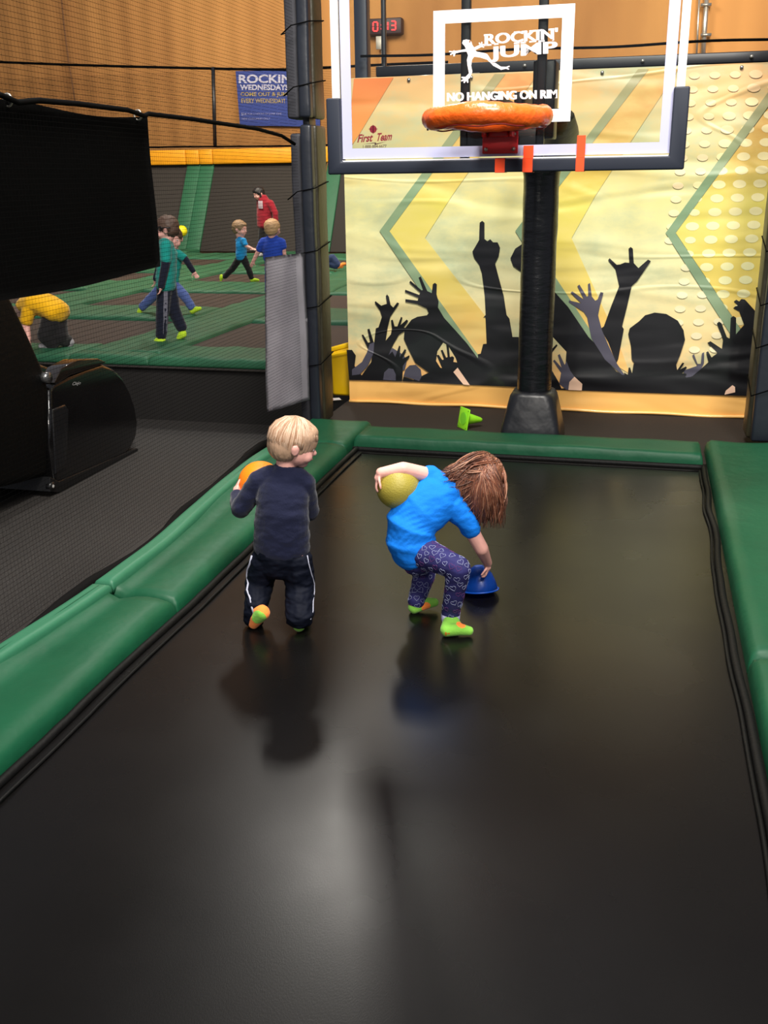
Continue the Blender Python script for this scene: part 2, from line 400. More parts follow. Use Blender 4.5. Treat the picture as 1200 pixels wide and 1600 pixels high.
# clock
ck = thing('scoreboard_clock', 'black clock box with red LED digits reading 0:13 on the tan wall', 'clock', tuple(ay(604, 55, 27.3)))
bm = bmesh.new(); p0 = ay(574, 56, 27.3); p1 = ay(629, 28, 27.3); box(bm, p0.x, p1.x, 27.15, 27.45, p0.z, p1.z, .02)
cko = finish('case', bm, mat('clock_black', (45, 20, 24), .5), ck)
segs = {'0': 'abcdef', '1': 'bc', '3': 'abgcd'}
def seg7(bm, x, y, wd, ht, ch, Y):
    pts = {'a': ((0, 0), (1, 0)), 'b': ((1, 0), (1, .5)), 'c': ((1, .5), (1, 1)), 'd': ((0, 1), (1, 1)), 'e': ((0, .5), (0, 1)), 'f': ((0, 0), (0, .5)), 'g': ((0, .5), (1, .5))}
    for s in segs[ch]:
        (u0, v0), (u1, v1) = pts[s]; t = 1.0
        a = (x + u0 * wd, y + v0 * ht); b2 = (x + u1 * wd, y + v1 * ht)
        if u0 == u1: q = [(a[0] - t, a[1] + .6), (a[0] + t, a[1] + .6), (b2[0] + t, b2[1] - .6), (b2[0] - t, b2[1] - .6)]
        else: q = [(a[0] + .6, a[1] - t), (b2[0] - .6, b2[1] - t), (b2[0] - .6, b2[1] + t), (a[0] + .6, a[1] + t)]
        flat(bm, [ay(p[0], p[1], Y) for p in q], 0, .01, Vector((0, 1, 0)))
led = mat('led_red', (255, 45, 50), .5, emit=1.6)
for q_ in ((583, 34.5, 7, 14, '0'), (600, 34, 6, 13, '1'), (611, 33, 7, 13.5, '3')):
    bm = bmesh.new(); seg7(bm, *q_, 27.12); finish('digit', bm, led, cko, smooth=False)
for y in (38, 44): bm = bmesh.new(); flat(bm, [ay(595, y, 27.12), ay(597, y, 27.12), ay(597, y + 2, 27.12), ay(595, y + 2, 27.12)], 0, .01, Vector((0, 1, 0))); finish('colon_dot', bm, led, cko, smooth=False)
bm = bmesh.new(); cyl(bm, ay(597, 57, 27.3), ay(598, 130, 27.3), .03); box(bm, *(lambda p: (p.x - .12, p.x + .12, 27.2, 27.4, p.z - .2, p.z + .1))(ay(596, 64, 27.3)))
finish('power_conduit', bm, mat('white_conduit', (205, 200, 190), .4), ck)
# metal conduit on the back wall at right
steel = mat('galvanised_steel', (190, 185, 175), .3, .5, metal=.8)
bm = bmesh.new(); cyl(bm, ay(1106, -30, 27.3), ay(1097, 110, 27.3), .06); cyl(bm, ay(1094, -30, 27.3), ay(1087, 110, 27.3), .025)
for y in (8, 55): p = ay(1103, y, 27.3); box(bm, p.x - .12, p.x + .12, 27.2, 27.4, p.z - .03, p.z + .03)
tag(finish('wall_conduit', bm, steel), 'shiny vertical metal conduit on the tan wall above the banner', 'pipe')
bm = bmesh.new(); tube(bm, [ay(x, y, 26) for x, y in [(96, -5), (100, 40), (108, 100), (116, 150), (118, 165)]], .02)
tag(finish('hanging_cord', bm, mat('brown_cord', (110, 75, 45), .8)), 'thin dark cord running down the tan wall at upper left', 'cord')

# ------------------------------------------------------------------ printed vinyl banner behind the hoop
YM = 7.5
def P(x, y, k=0): p = ay(x, y, YM - .0012 * k); return p
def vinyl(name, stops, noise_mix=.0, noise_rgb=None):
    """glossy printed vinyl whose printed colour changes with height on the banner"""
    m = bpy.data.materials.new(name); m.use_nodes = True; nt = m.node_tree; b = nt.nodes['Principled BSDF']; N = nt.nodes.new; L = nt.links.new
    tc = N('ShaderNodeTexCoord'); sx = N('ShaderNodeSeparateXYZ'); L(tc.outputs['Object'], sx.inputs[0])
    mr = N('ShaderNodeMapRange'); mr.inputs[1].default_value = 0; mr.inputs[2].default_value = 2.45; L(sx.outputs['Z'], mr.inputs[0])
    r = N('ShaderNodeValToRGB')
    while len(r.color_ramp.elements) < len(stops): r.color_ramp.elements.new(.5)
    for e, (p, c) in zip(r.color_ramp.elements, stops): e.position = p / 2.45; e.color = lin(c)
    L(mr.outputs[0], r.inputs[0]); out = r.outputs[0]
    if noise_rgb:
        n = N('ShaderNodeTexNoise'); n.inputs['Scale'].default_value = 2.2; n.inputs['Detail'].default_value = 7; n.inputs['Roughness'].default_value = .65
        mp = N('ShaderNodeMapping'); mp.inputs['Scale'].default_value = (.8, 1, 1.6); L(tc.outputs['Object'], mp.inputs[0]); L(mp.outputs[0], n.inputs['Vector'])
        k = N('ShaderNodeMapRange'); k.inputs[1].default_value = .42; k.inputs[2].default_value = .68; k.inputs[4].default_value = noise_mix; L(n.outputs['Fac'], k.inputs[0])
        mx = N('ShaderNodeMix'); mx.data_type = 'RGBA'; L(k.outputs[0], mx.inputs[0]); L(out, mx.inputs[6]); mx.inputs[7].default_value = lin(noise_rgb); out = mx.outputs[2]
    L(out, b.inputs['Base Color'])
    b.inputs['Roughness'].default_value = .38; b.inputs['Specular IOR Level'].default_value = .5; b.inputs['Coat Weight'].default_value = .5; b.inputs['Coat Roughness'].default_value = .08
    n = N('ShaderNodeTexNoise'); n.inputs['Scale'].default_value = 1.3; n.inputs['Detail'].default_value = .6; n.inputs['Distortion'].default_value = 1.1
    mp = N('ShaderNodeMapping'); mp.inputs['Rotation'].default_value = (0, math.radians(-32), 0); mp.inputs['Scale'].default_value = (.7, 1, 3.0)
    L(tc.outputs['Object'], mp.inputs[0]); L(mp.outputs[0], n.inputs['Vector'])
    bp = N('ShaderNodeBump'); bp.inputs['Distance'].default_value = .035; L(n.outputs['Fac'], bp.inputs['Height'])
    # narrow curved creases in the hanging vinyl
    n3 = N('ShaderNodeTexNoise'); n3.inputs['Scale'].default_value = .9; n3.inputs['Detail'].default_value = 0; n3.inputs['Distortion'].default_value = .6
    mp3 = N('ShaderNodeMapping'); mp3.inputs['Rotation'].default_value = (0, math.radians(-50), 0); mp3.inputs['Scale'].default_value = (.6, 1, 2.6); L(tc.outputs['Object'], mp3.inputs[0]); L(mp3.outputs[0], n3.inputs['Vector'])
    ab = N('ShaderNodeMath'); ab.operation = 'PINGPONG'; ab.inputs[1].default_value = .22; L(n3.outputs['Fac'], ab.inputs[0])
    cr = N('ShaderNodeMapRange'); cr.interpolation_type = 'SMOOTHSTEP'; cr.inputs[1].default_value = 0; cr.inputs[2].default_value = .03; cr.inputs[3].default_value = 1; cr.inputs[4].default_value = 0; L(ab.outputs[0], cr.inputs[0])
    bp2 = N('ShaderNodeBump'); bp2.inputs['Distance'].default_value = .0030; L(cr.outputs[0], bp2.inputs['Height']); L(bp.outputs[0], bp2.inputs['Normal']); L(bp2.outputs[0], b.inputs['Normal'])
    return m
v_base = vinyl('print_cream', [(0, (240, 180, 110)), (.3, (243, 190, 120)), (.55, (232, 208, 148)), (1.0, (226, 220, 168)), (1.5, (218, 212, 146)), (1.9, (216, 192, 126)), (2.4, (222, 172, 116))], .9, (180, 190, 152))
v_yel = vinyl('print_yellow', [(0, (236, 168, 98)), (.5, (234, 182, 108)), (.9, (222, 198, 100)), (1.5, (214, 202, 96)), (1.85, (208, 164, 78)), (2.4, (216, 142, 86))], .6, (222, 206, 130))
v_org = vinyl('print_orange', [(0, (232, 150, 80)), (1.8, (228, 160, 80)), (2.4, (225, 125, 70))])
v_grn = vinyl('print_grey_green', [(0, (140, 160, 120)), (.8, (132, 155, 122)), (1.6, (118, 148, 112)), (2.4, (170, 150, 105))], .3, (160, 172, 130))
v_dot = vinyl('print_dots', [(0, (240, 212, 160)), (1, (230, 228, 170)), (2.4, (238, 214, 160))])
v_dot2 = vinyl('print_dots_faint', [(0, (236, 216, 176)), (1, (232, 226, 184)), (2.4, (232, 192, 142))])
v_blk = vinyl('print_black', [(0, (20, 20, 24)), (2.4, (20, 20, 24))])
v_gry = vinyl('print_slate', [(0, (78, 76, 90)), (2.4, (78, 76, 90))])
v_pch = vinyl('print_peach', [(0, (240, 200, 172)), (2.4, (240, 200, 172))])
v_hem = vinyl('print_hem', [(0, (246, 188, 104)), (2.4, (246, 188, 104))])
mb = thing('mural_banner', 'glossy yellow vinyl banner printed with a black crowd of raised hands and chevrons', 'banner', (-.7, YM, 0))
bm = bmesh.new()
A = lambda pts: [(520 + u * .3, 300 + v * .3) for u, v in pts]
B = lambda pts: [(840 + u * .3, 300 + v * .3) for u, v in pts]
# base sheet
n = 60
x0, x1 = -2.212, 1.75
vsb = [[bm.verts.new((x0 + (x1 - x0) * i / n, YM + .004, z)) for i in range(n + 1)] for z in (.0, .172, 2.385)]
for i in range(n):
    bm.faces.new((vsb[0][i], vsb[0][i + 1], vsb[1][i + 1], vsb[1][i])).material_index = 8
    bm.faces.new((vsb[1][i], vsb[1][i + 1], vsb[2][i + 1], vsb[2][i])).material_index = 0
flat(bm, [(x0, YM + .02, .0), (x1, YM + .02, .0), (x1, YM + .02, 2.385), (x0, YM + .02, 2.385)], 5)
PK = [0]
def pr(pts, mi, k):
    PK[0] += 1; k = k + (PK[0] % 400) * .002
    flat(bm, [P(x, y, k) for x, y in pts], mi)
TOPY = lambda x: 122 - (x - 553) * .0345
pr([(553, 123), (615, 121), (560, 212), (541, 240)], 2, 1)
# chevron fills
pr([(789, 115), (608, 361), (745, 560), (772, 560), (757, 492), (664, 372), (706, 306), (842, 113)], 1, 1)
pr([(1010, 107), (822, 361), (945, 560), (985, 585), (960, 520), (893, 372), (930, 306), (1062, 105)], 1, 1)
rw = [(1248, 104), (1056, 364), (1155, 510), (1300, 700), (1500, 700), (1500, 95)]
pr(rw, 1, 1)
# dots
for r_ in range(0, 22):
    for c in range(0, 16):
        dx = 1085 + c * 32 - r_ * 3.2; dy = 118 + r_ * 21.5 - c * .8
        inside = dx > (1056 + 14 if dy > 364 else 1056) and dx > 1070
        sz = 1.0 if dx > 1075 + abs(dy - 364) * .35 else .55
        rx_, ry_ = 10.5 * (.6 + .4 * sz), 6.6 * (.6 + .4 * sz)
        if dx < 1046 or dy > 560 or dx > 1420: continue
        left_of = dx < (1040 + abs(dy - 364) * .62); pr([(dx + rx_ * math.cos(t), dy + ry_ * math.sin(t)) for t in [i * math.pi / 8 for i in range(16)]], 9 if left_of else 4, 2)
pr([(965, 585), (1200, 590), (1200, 620), (965, 611)], 5, 4)
# grey green chevron lines
for (tx, ty, vx, vy, bx, by) in [(773, 115.5, 593, 361, 737, 572), (997, 108, 805, 361, 946, 585), (1232, 100, 1040, 364, 1158, 548)]:
    pr([(tx, ty), (vx, vy), (bx, by), (bx + 14, by - 12), (vx + 15.5, vy), (tx + 17, ty)], 3, 3)
# crowd
pr(A([(85, 978), (72, 822), (100, 822), (120, 852), (113, 905), (150, 955), (200, 885), (214, 800), (224, 710), (238, 705), (256, 650), (246, 618), (218, 577), (222, 568), (252, 592), (282, 582), (276, 542), (283, 533), (292, 545), (301, 588), (315, 602), (335, 575), (346, 580), (322, 615), (300, 648), (286, 705), (275, 775), (302, 742), (308, 712), (303, 668), (312, 665), (322, 700), (336, 700), (355, 650), (363, 655), (352, 694), (385, 664), (393, 672), (368, 706), (389, 709), (385, 717), (345, 742), (315, 792), (290, 850), (310, 830), (325, 860), (345, 800), (352, 803), (348, 860), (375, 818), (383, 824), (362, 870), (398, 850), (400, 858), (365, 905), (362, 985)]), 5, 5)
pr(A([(150, 745), (158, 742), (184, 785), (195, 782), (180, 715), (191, 712), (214, 785), (226, 800), (222, 860), (190, 830)]), 5, 4)
pr(A([(100, 955), (100, 925), (152, 885), (178, 835), (192, 792), (216, 782), (212, 840), (182, 905), (140, 950)]), 6, 6)
pr(A([(290, 830), (310, 812), (340, 830), (370, 850), (385, 880), (375, 925), (330, 945), (300, 935), (283, 880)]), 6, 4)
pr(A([(262, 978), (268, 940), (290, 918), (315, 922), (328, 950), (328, 982)]), 6, 6)
pr(A([(368, 960), (378, 925), (400, 903), (432, 900), (458, 925), (463, 960), (450, 985), (405, 970)]), 6, 6)
pr(A([(362, 985), (368, 962), (420, 980), (500, 940), (430, 890), (395, 820), (370, 765), (374, 712), (410, 665), (440, 650), (490, 642), (500, 630), (488, 605), (460, 592), (440, 583), (378, 571), (378, 558), (442, 566), (446, 550), (375, 520), (378, 509), (450, 536), (456, 524), (398, 471), (405, 462), (462, 512), (469, 510), (447, 446), (458, 440), (492, 516), (515, 526), (521, 480), (532, 473), (542, 481), (540, 532), (551, 572), (548, 602), (580, 656), (640, 722), (700, 790), (756, 866), (790, 900), (1010, 900), (1010, 1017), (700, 1003)]), 5, 5)
pr(A([(756, 870), (755, 845), (770, 842), (783, 792), (801, 790), (795, 652), (783, 655), (796, 640), (791, 540), (776, 420), (762, 377), (736, 342), (727, 310), (745, 280), (762, 250), (765, 160), (778, 150), (790, 160), (790, 245), (805, 256), (820, 246), (835, 262), (858, 262), (871, 290), (864, 332), (845, 372), (860, 430), (890, 540), (905, 640), (920, 660), (936, 755), (965, 755), (1010, 780), (1010, 905), (790, 905)]), 5, 4)
pr(A([(545, 830), (575, 785), (600, 800), (640, 865), (648, 890), (600, 925), (560, 915), (538, 880)]), 0, 6)
pr(A([(540, 850), (552, 848), (570, 875), (578, 872), (562, 825), (572, 822), (590, 862), (598, 860), (590, 790), (603, 792), (610, 860), (622, 855), (632, 862), (628, 885), (648, 888), (650, 912), (600, 945), (570, 920)]), 5, 7)
pr(A([(650, 915), (714, 1006), (680, 1003), (628, 938)]), 7, 7)
pr(A([(1000, 262), (980, 275), (950, 295), (925, 345), (940, 385), (975, 410), (1010, 420)]), 5, 4)
pr(B([(55, 1028), (-40, 1022), (-40, 420), (75, 505), (160, 600), (265, 755), (300, 790), (350, 862), (410, 935), (460, 960), (495, 945), (510, 915), (503, 890), (490, 872), (486, 800), (472, 740), (480, 710), (530, 672), (560, 642), (610, 628), (670, 635), (730, 670), (760, 720), (768, 770), (742, 850), (722, 900), (728, 932), (780, 970), (1000, 975), (1000, 1060)]), 5, 5)
pr(B([(60, 735), (150, 832), (145, 900), (190, 965), (160, 1020), (120, 1024), (66, 915)]), 0, 6)
pr(B([(66, 915), (110, 990), (125, 1026), (55, 1022)]), 5, 7)
pr(B([(75, 838), (68, 825), (98, 793), (104, 800)]), 5, 7)
pr(B([(150, 1030), (112, 1000), (122, 942), (80, 880), (88, 873), (125, 915), (105, 850), (115, 844), (141, 900), (150, 880), (170, 930), (192, 962), (165, 990), (160, 1030)]), 6, 8)
pr(B([(160, 1031), (165, 990), (192, 962), (233, 1000), (230, 1034)]), 7, 9)
pr(B([(410, 892), (368, 782), (328, 712), (345, 700), (385, 590), (425, 490), (412, 430), (405, 400), (367, 355), (375, 345), (412, 379), (430, 377), (455, 367), (478, 369), (474, 295), (485, 286), (496, 295), (501, 370), (525, 396), (575, 352), (590, 360), (552, 415), (520, 462), (490, 490), (465, 600), (440, 700), (449, 714), (420, 870)]), 5, 4)
pr(B([(440, 952), (350, 872), (332, 842), (280, 762), (258, 652), (240, 625), (163, 575), (163, 564), (228, 580), (172, 526), (180, 517), (241, 560), (207, 490), (218, 482), (256, 545), (264, 541), (262, 480), (273, 474), (283, 545), (300, 566), (312, 560), (328, 521), (343, 525), (325, 592), (315, 642), (336, 722), (370, 800), (412, 892), (455, 955)]), 6, 6)
pr(B([(452, 955), (450, 940), (470, 952), (474, 915), (482, 914), (492, 945), (500, 895), (510, 895), (510, 965)]), 5, 6)
pr(B([(722, 935), (755, 888), (764, 892), (742, 925), (772, 908), (778, 916), (752, 945), (775, 945), (775, 955), (760, 970), (800, 990), (700, 1000)]), 5, 6)
pr(B([(768, 967), (760, 930), (832, 905), (805, 852), (815, 844), (833, 895), (850, 895), (856, 840), (868, 834), (866, 892), (846, 935), (800, 962)]), 6, 4)
pr(B([(760, 975), (800, 965), (850, 922), (890, 886), (878, 835), (888, 829), (906, 862), (938, 838), (884, 786), (900, 777), (960, 817), (966, 770), (934, 685), (945, 675), (958, 684), (986, 756), (1000, 763), (1006, 655), (1020, 646), (1034, 655), (1033, 741), (1075, 692), (1050, 622), (1019, 605), (1030, 595), (1044, 592), (1022, 570), (1035, 561), (1050, 570), (1061, 557), (1080, 560), (1140, 627), (1170, 606), (1210, 585), (1500, 640), (1500, 1077), (980, 1059), (700, 1050), (700, 985)]), 5, 5)
pr(B([(973, 1056), (980, 1035), (1015, 1006), (1028, 1015), (1029, 1043)]), 7, 9)
pr(B([(1120, 870), (1140, 845), (1150, 850), (1128, 880)]), 0, 9); pr(B([(1110, 965), (1130, 940), (1130, 970)]), 0, 9)
me_mats = [v_base, v_yel, v_org, v_grn, v_dot, v_blk, v_gry, v_pch, v_hem, v_dot2]
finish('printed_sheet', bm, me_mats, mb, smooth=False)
bm = bmesh.new(); tube(bm, [(x, YM - .005, .012 + .004 * math.sin(x * 9)) for x in np.linspace(x0, x1, 50)], .012)
finish('bottom_hem', bm, v_hem, mb)

for i in range(9):
    bm = bmesh.new(); x = x0 + .05 + i * .45; cyl(bm, (x, YM - .004, 2.36), (x, YM - .010, 2.36), .012, 12); finish('eyelet', bm, steel, mb)
# rail above the banner
rl = thing('banner_rail', 'black horizontal steel rail above the top edge of the yellow banner', 'rail', (-.6, 7.62, 2.4))
bm = bmesh.new(); box(bm, -1.98, 1.9, 7.59, 7.65, 2.395, 2.465, .008); finish('rail_beam', bm, black_steel, rl)
bm = bmesh.new(); tube(bm, [(x, 7.62, 2.535 + .006 * math.sin(x * 5)) for x in np.linspace(-2.1, 1.9, 60)], .009); finish('net_rope', bm, rope, rl)
for x in (-.9, -.1, .6):
    bm = bmesh.new(); cyl(bm, (x, 7.585, 2.43), (x, 7.57, 2.43), .012, 10); finish('bolt', bm, steel, rl)
for x in (-1.5, -1.2):
    bm = bmesh.new(); cyl(bm, (x - .3, 7.6, 2.385), (x - .02, 7.6, 2.392), .01, 10); finish('clamp_bar', bm, steel, rl)
# steel columns behind the banner
def column(name, xa, xb, Y, zt, d, m, lab):
    bm = bmesh.new(); box(bm, xa, xb, Y, Y + d, 0.0, zt, .006); o = finish(name, bm, m); tag(o, lab, 'column'); return o
column('steel_column', -2.168, -2.074, 7.70, 4.5, .11, mat('blue_black_steel', (34, 40, 52), .35, .5), 'thick dark steel column behind the glass backboard, left of the clock')
column('steel_upright', -1.955, -1.925, 7.66, 4.5, .05, black_steel, 'thin black upright in front of the red digit clock')

# ------------------------------------------------------------------ basketball hoop
hp = thing('basketball_hoop', 'basketball hoop with glass backboard, orange padded rim and black padded pole', 'basketball hoop', (-.66, 6.6, 0))
PX, PY = -.66, 6.62
bm = bmesh.new(); cyl(bm, (PX, PY, .02), (PX, PY, 2.15), .06, 20); finish('pole', bm, black_steel, hp)
pleather = mat('creased_black_vinyl', (18, 19, 23), .28, .55, bump=.005, bscale=9, stretch=(1, 1, 3.0), detail=4)
bm = bmesh.new(); N_ = 40; rings = []
for k in range(61):
    z = .22 + k * (1.80 - .22) / 60; r0 = .112 + .003 * noise.noise(Vector((0, 0, z * 9)))
    if z > 1.70: r0 += (z - 1.70) * .25
    rings.append([bm.verts.new((PX + r0 * (1 + .03 * noise.noise(Vector((math.cos(t) * 2, math.sin(t) * 2, z * 6)))) * math.cos(t), PY + r0 * math.sin(t), z)) for t in [2 * math.pi * i / N_ for i in range(N_)]])
for a, b_ in zip(rings, rings[1:]):
    for i in range(N_): bm.faces.new((a[i], a[(i + 1) % N_], b_[(i + 1) % N_], b_[i]))
bm.faces.new(rings[-1]); bm.faces.new(rings[0][::-1]); finish('pole_pad', bm, pleather, hp)
# base pad
bm = bmesh.new(); rings = []
for z, hw, r_ in [(.0, .20, .03), (.03, .205, .04), (.12, .19, .05), (.24, .165, .06), (.31, .15, .07), (.335, .135, .07), (.34, .11, .07)]:
    ring = []
    for q in range(4):
        cx, cy = [(1, 1), (-1, 1), (-1, -1), (1, -1)][q]
        for t in range(5):
            a = math.radians(q * 90 + t * 22.5); ring.append(bm.verts.new((PX + cx * (hw - r_) + r_ * math.cos(a), PY + cy * (hw - r_) + r_ * math.sin(a), z)))
    rings.append(ring)
for a, b_ in zip(rings, rings[1:]):
    for i in range(20): bm.faces.new((a[i], a[(i + 1) % 20], b_[(i + 1) % 20], b_[i]))
bm.faces.new(rings[-1]); bm.faces.new(rings[0][::-1]); o = finish('base_pad', bm, mat('base_vinyl', (24, 25, 30), .38, .5, bump=.01, bscale=6), hp)
# arm from pole head to board
YBd = 4.75
bm = bmesh.new()
for x in (-.60, -.72):
    vs = box(bm, x - .02, x + .02, YBd + .10, 6.62, 2.0, 2.06, .005)
vs = box(bm, -.54, -.44, YBd + .12, YBd + .30, 1.86, 2.19, .008)
box(bm, -.66 - .05, -.66 + .05, 6.4, 6.66, 1.80, 2.12, .01)
finish('extension_arm', bm, black_steel, hp)
bm = bmesh.new()
for x in (-.834, -.494): box(bm, x - .02, x + .02, YBd + .03, YBd + .07, 1.75, 2.95, .004)
box(bm, -.83, -.50, YBd + .03, YBd + .07, 1.79, 1.90, .004)
finish('support_frame', bm, black_steel, hp)
# arm shroud (olive vinyl cover)
sh = bmesh.new()
loft(sh, [(Vector((-.49, 5.75, 2.0)), Vector((.08, 0, 0)), Vector((0, 0, .04))), (Vector((-.53, 6.15, 1.93)), Vector((.12, 0, 0)), Vector((0, 0, .10))), (Vector((-.58, 6.5, 1.86)), Vector((.14, 0, 0)), Vector((0, 0, .14)))], 20)
finish('arm_cover', sh, olive_pad, hp)
# backboard
BX0, BX1, BZ0, BZ1 = -1.445, .118, 1.745, 2.86
glass = bpy.data.materials.new('clear_glass'); glass.use_nodes = True; nt = glass.node_tree; nt.nodes.remove(nt.nodes['Principled BSDF'])
g1 = nt.nodes.new('ShaderNodeBsdfTransparent'); g1.inputs[0].default_value = (.93, .95, .94, 1); g2 = nt.nodes.new('ShaderNodeBsdfGlossy'); g2.inputs[1].default_value = .02; fr = nt.nodes.new('ShaderNodeFresnel'); fr.inputs[0].default_value = 1.45
mx = nt.nodes.new('ShaderNodeMixShader'); nt.links.new(fr.outputs[0], mx.inputs[0]); nt.links.new(g1.outputs[0], mx.inputs[1]); nt.links.new(g2.outputs[0], mx.inputs[2]); nt.links.new(mx.outputs[0], nt.nodes['Material Output'].inputs[0])
bd = bmesh.new(); box(bd, BX0 + .02, BX1 - .02, YBd, YBd + .012, BZ0 + .02, BZ1 - .02); bdo = finish('backboard', bd, glass, hp, smooth=False)
white = mat('white_print', (246, 246, 250), .45, .4)
lav = mat('white_frame_paint', (186, 188, 220), .4, .4)
def framebars(bm, xa, xb, za, zb, t, y0, y1, mi=0):
    box(bm, xa, xa + t, y0, y1, za, zb, mi=mi); box(bm, xb - t, xb, y0, y1, za, zb, mi=mi)
    box(bm, xa + t, xb - t, y0, y1, za, za + t, mi=mi); box(bm, xa + t, xb - t, y0, y1, zb - t, zb, mi=mi)
bm = bmesh.new(); framebars(bm, BX0 + .042, BX1 - .042, BZ0 + .04, BZ1 - .04, .046, YBd - .004, YBd - .0005); finish('white_border', bm, lav, bdo, smooth=False)
bm = bmesh.new(); framebars(bm, BX0, BX1, BZ0, BZ1, .034, YBd - .012, YBd + .035); finish('steel_frame', bm, white, hp, smooth=False)
bm = bmesh.new(); framebars(bm, -.972, -.357, 1.925, 2.392, .052, YBd - .004, YBd - .0005); finish('target_square', bm, white, bdo, smooth=False)
# board edge pad : U shape
padm = mat('board_edge_pad', (30, 36, 50), .6, .4)
bm = bmesh.new()
xl, xr, zb_, zt_ = -1.470, .140, 1.717, 2.05; t = .066; th = .056
prof = [(xl, zt_), (xl, zb_), (xr, zb_), (xr, zt_), (xr - t, zt_), (xr - t, zb_ + th), (xl + t, zb_ + th), (xl + t, zt_)]
f0 = [bm.verts.new((x, YBd - .035, z)) for x, z in prof]; f1 = [bm.verts.new((x, YBd + .05, z)) for x, z in prof]
quads = [(0, 1, 6, 7), (1, 2, 5, 6), (2, 3, 4, 5)]
for q in quads: bm.faces.new([f0[i] for i in q]); bm.faces.new([f1[i] for i in q][::-1])
for i in range(8): bm.faces.new((f0[i], f1[i], f1[(i + 1) % 8], f0[(i + 1) % 8]))
bmesh.ops.recalc_face_normals(bm, faces=bm.faces[:])
es = [e for e in bm.edges if abs(e.calc_face_angle(0)) > .5]
bmesh.ops.bevel(bm, geom=es, offset=.008, segments=3, affect='EDGES', profile=.5)
finish('edge_pad', bm, padm, hp, autos=40)
# tape
tape = mat('orange_tape', (248, 78, 32), .5, .4)
for (xa, xb, ya, yb) in [(773, 789, 247, 271), (816, 833, 227, 271), (899, 915, 211, 268)]:
    bm = bmesh.new(); a = ay(xa, yb, YBd - .036); b_ = ay(xb, ya, YBd - .036); zt2 = zb_ + th
    box(bm, a.x, b_.x, YBd - .0375, YBd - .0355, zb_ - .001, min(zt2, b_.z)); box(bm, a.x, b_.x, YBd - .0365, YBd + .05, zb_ - .0025, zb_ - .0005)
    if b_.z > zt2: box(bm, a.x, b_.x, YBd - .0365, YBd - .013, zt2 + .0005, zt2 + .0025); box(bm, a.x, b_.x, YBd - .015, YBd - .0125, zt2, b_.z)
    finish('tape_strip', bm, tape, hp, smooth=False)
# lettering on glass
def G(x, z): return ay(x, z, YBd - .002)
bm = bmesh.new()
cw = [20, 20, 18, 20, 9, 21]
LK = [0]
def slab_word(s, x0, x1, zb, zt, rise, bold):
    LK[0] += 1; off = LK[0] * .00012
    add_polys(bm, textmesh(s, x0, x1, zb, zt, lambda x, z: ay(x, z, YBd - .0045 - off), bold, rise=rise))
for dx in (-.9, 0, .9): slab_word("ROCKIN'", 758 + dx, 871 + dx, 70, 53, -.085, .012)
for dx in (-1.3, -.4, .5, 1.3): slab_word('JUMP', 766 + dx, 870 + dx, 97.5, 73.5, -.09, .012)
for dx in (-.8, 0, .8): slab_word('NO HANGING ON RIM', 699 + dx, 870 + dx, 158.5, 145, -.030, .012)
# slab serifs on ROCKIN
for (xa, xb, y) in [(756, 768, 70.5), (772, 779, 69), (803, 812, 67.5), (813, 822, 66.5), (827, 838, 65), (841, 851, 64.3), (863, 866, 62.5), (756, 766, 54.8), (803, 812, 50.5), (815, 823, 49.5), (827, 838, 48.5), (840, 847, 47.5), (857, 866, 46)]:
    flat(bm, [G(xa, y + 1.5), G(xb, y + .6), G(xb, y - 1.9), G(xa, y - 1)])
# leaping frog emblem
def Z(pts): return [(640 + u * .2333, v * .2333) for u, v in pts]
frog = [(352, 290), (358, 270), (380, 264), (400, 268), (414, 280), (420, 300), (432, 318), (470, 300), (462, 288), (468, 284), (478, 296), (480, 280), (487, 281), (486, 297), (498, 294), (499, 301), (488, 306), (500, 314), (496, 320), (482, 314), (455, 328), (438, 336), (450, 346), (500, 355), (520, 362), (545, 400), (610, 446), (645, 448), (668, 440), (671, 446), (655, 453), (668, 462), (662, 466), (645, 460), (612, 468), (604, 463), (560, 440), (520, 400), (470, 384), (432, 380), (418, 400), (412, 440), (420, 480), (405, 520), (392, 530), (394, 552), (387, 556), (380, 540), (368, 556), (361, 555), (364, 540), (346, 546), (344, 538), (362, 528), (345, 520), (348, 514), (375, 515), (398, 490), (388, 440), (384, 400), (392, 370), (382, 345), (345, 348), (308, 357), (300, 378), (293, 377), (293, 360), (274, 370), (270, 363), (286, 352), (264, 348), (265, 341), (290, 343), (296, 336), (305, 341), (345, 335), (378, 328), (368, 308)]
flat(bm, [G(*p) for p in Z(frog)])
finish('glass_lettering', bm, white, bdo, smooth=False)
bm = bmesh.new(); ell(bm, G(640 + 404 * .2333, 277 * .2333) + Vector((0, -.001, 0)), .004, .0006, .005, sub=2); finish('frog_eye', bm, mat('eye_brown', (150, 110, 80), .5), hp)
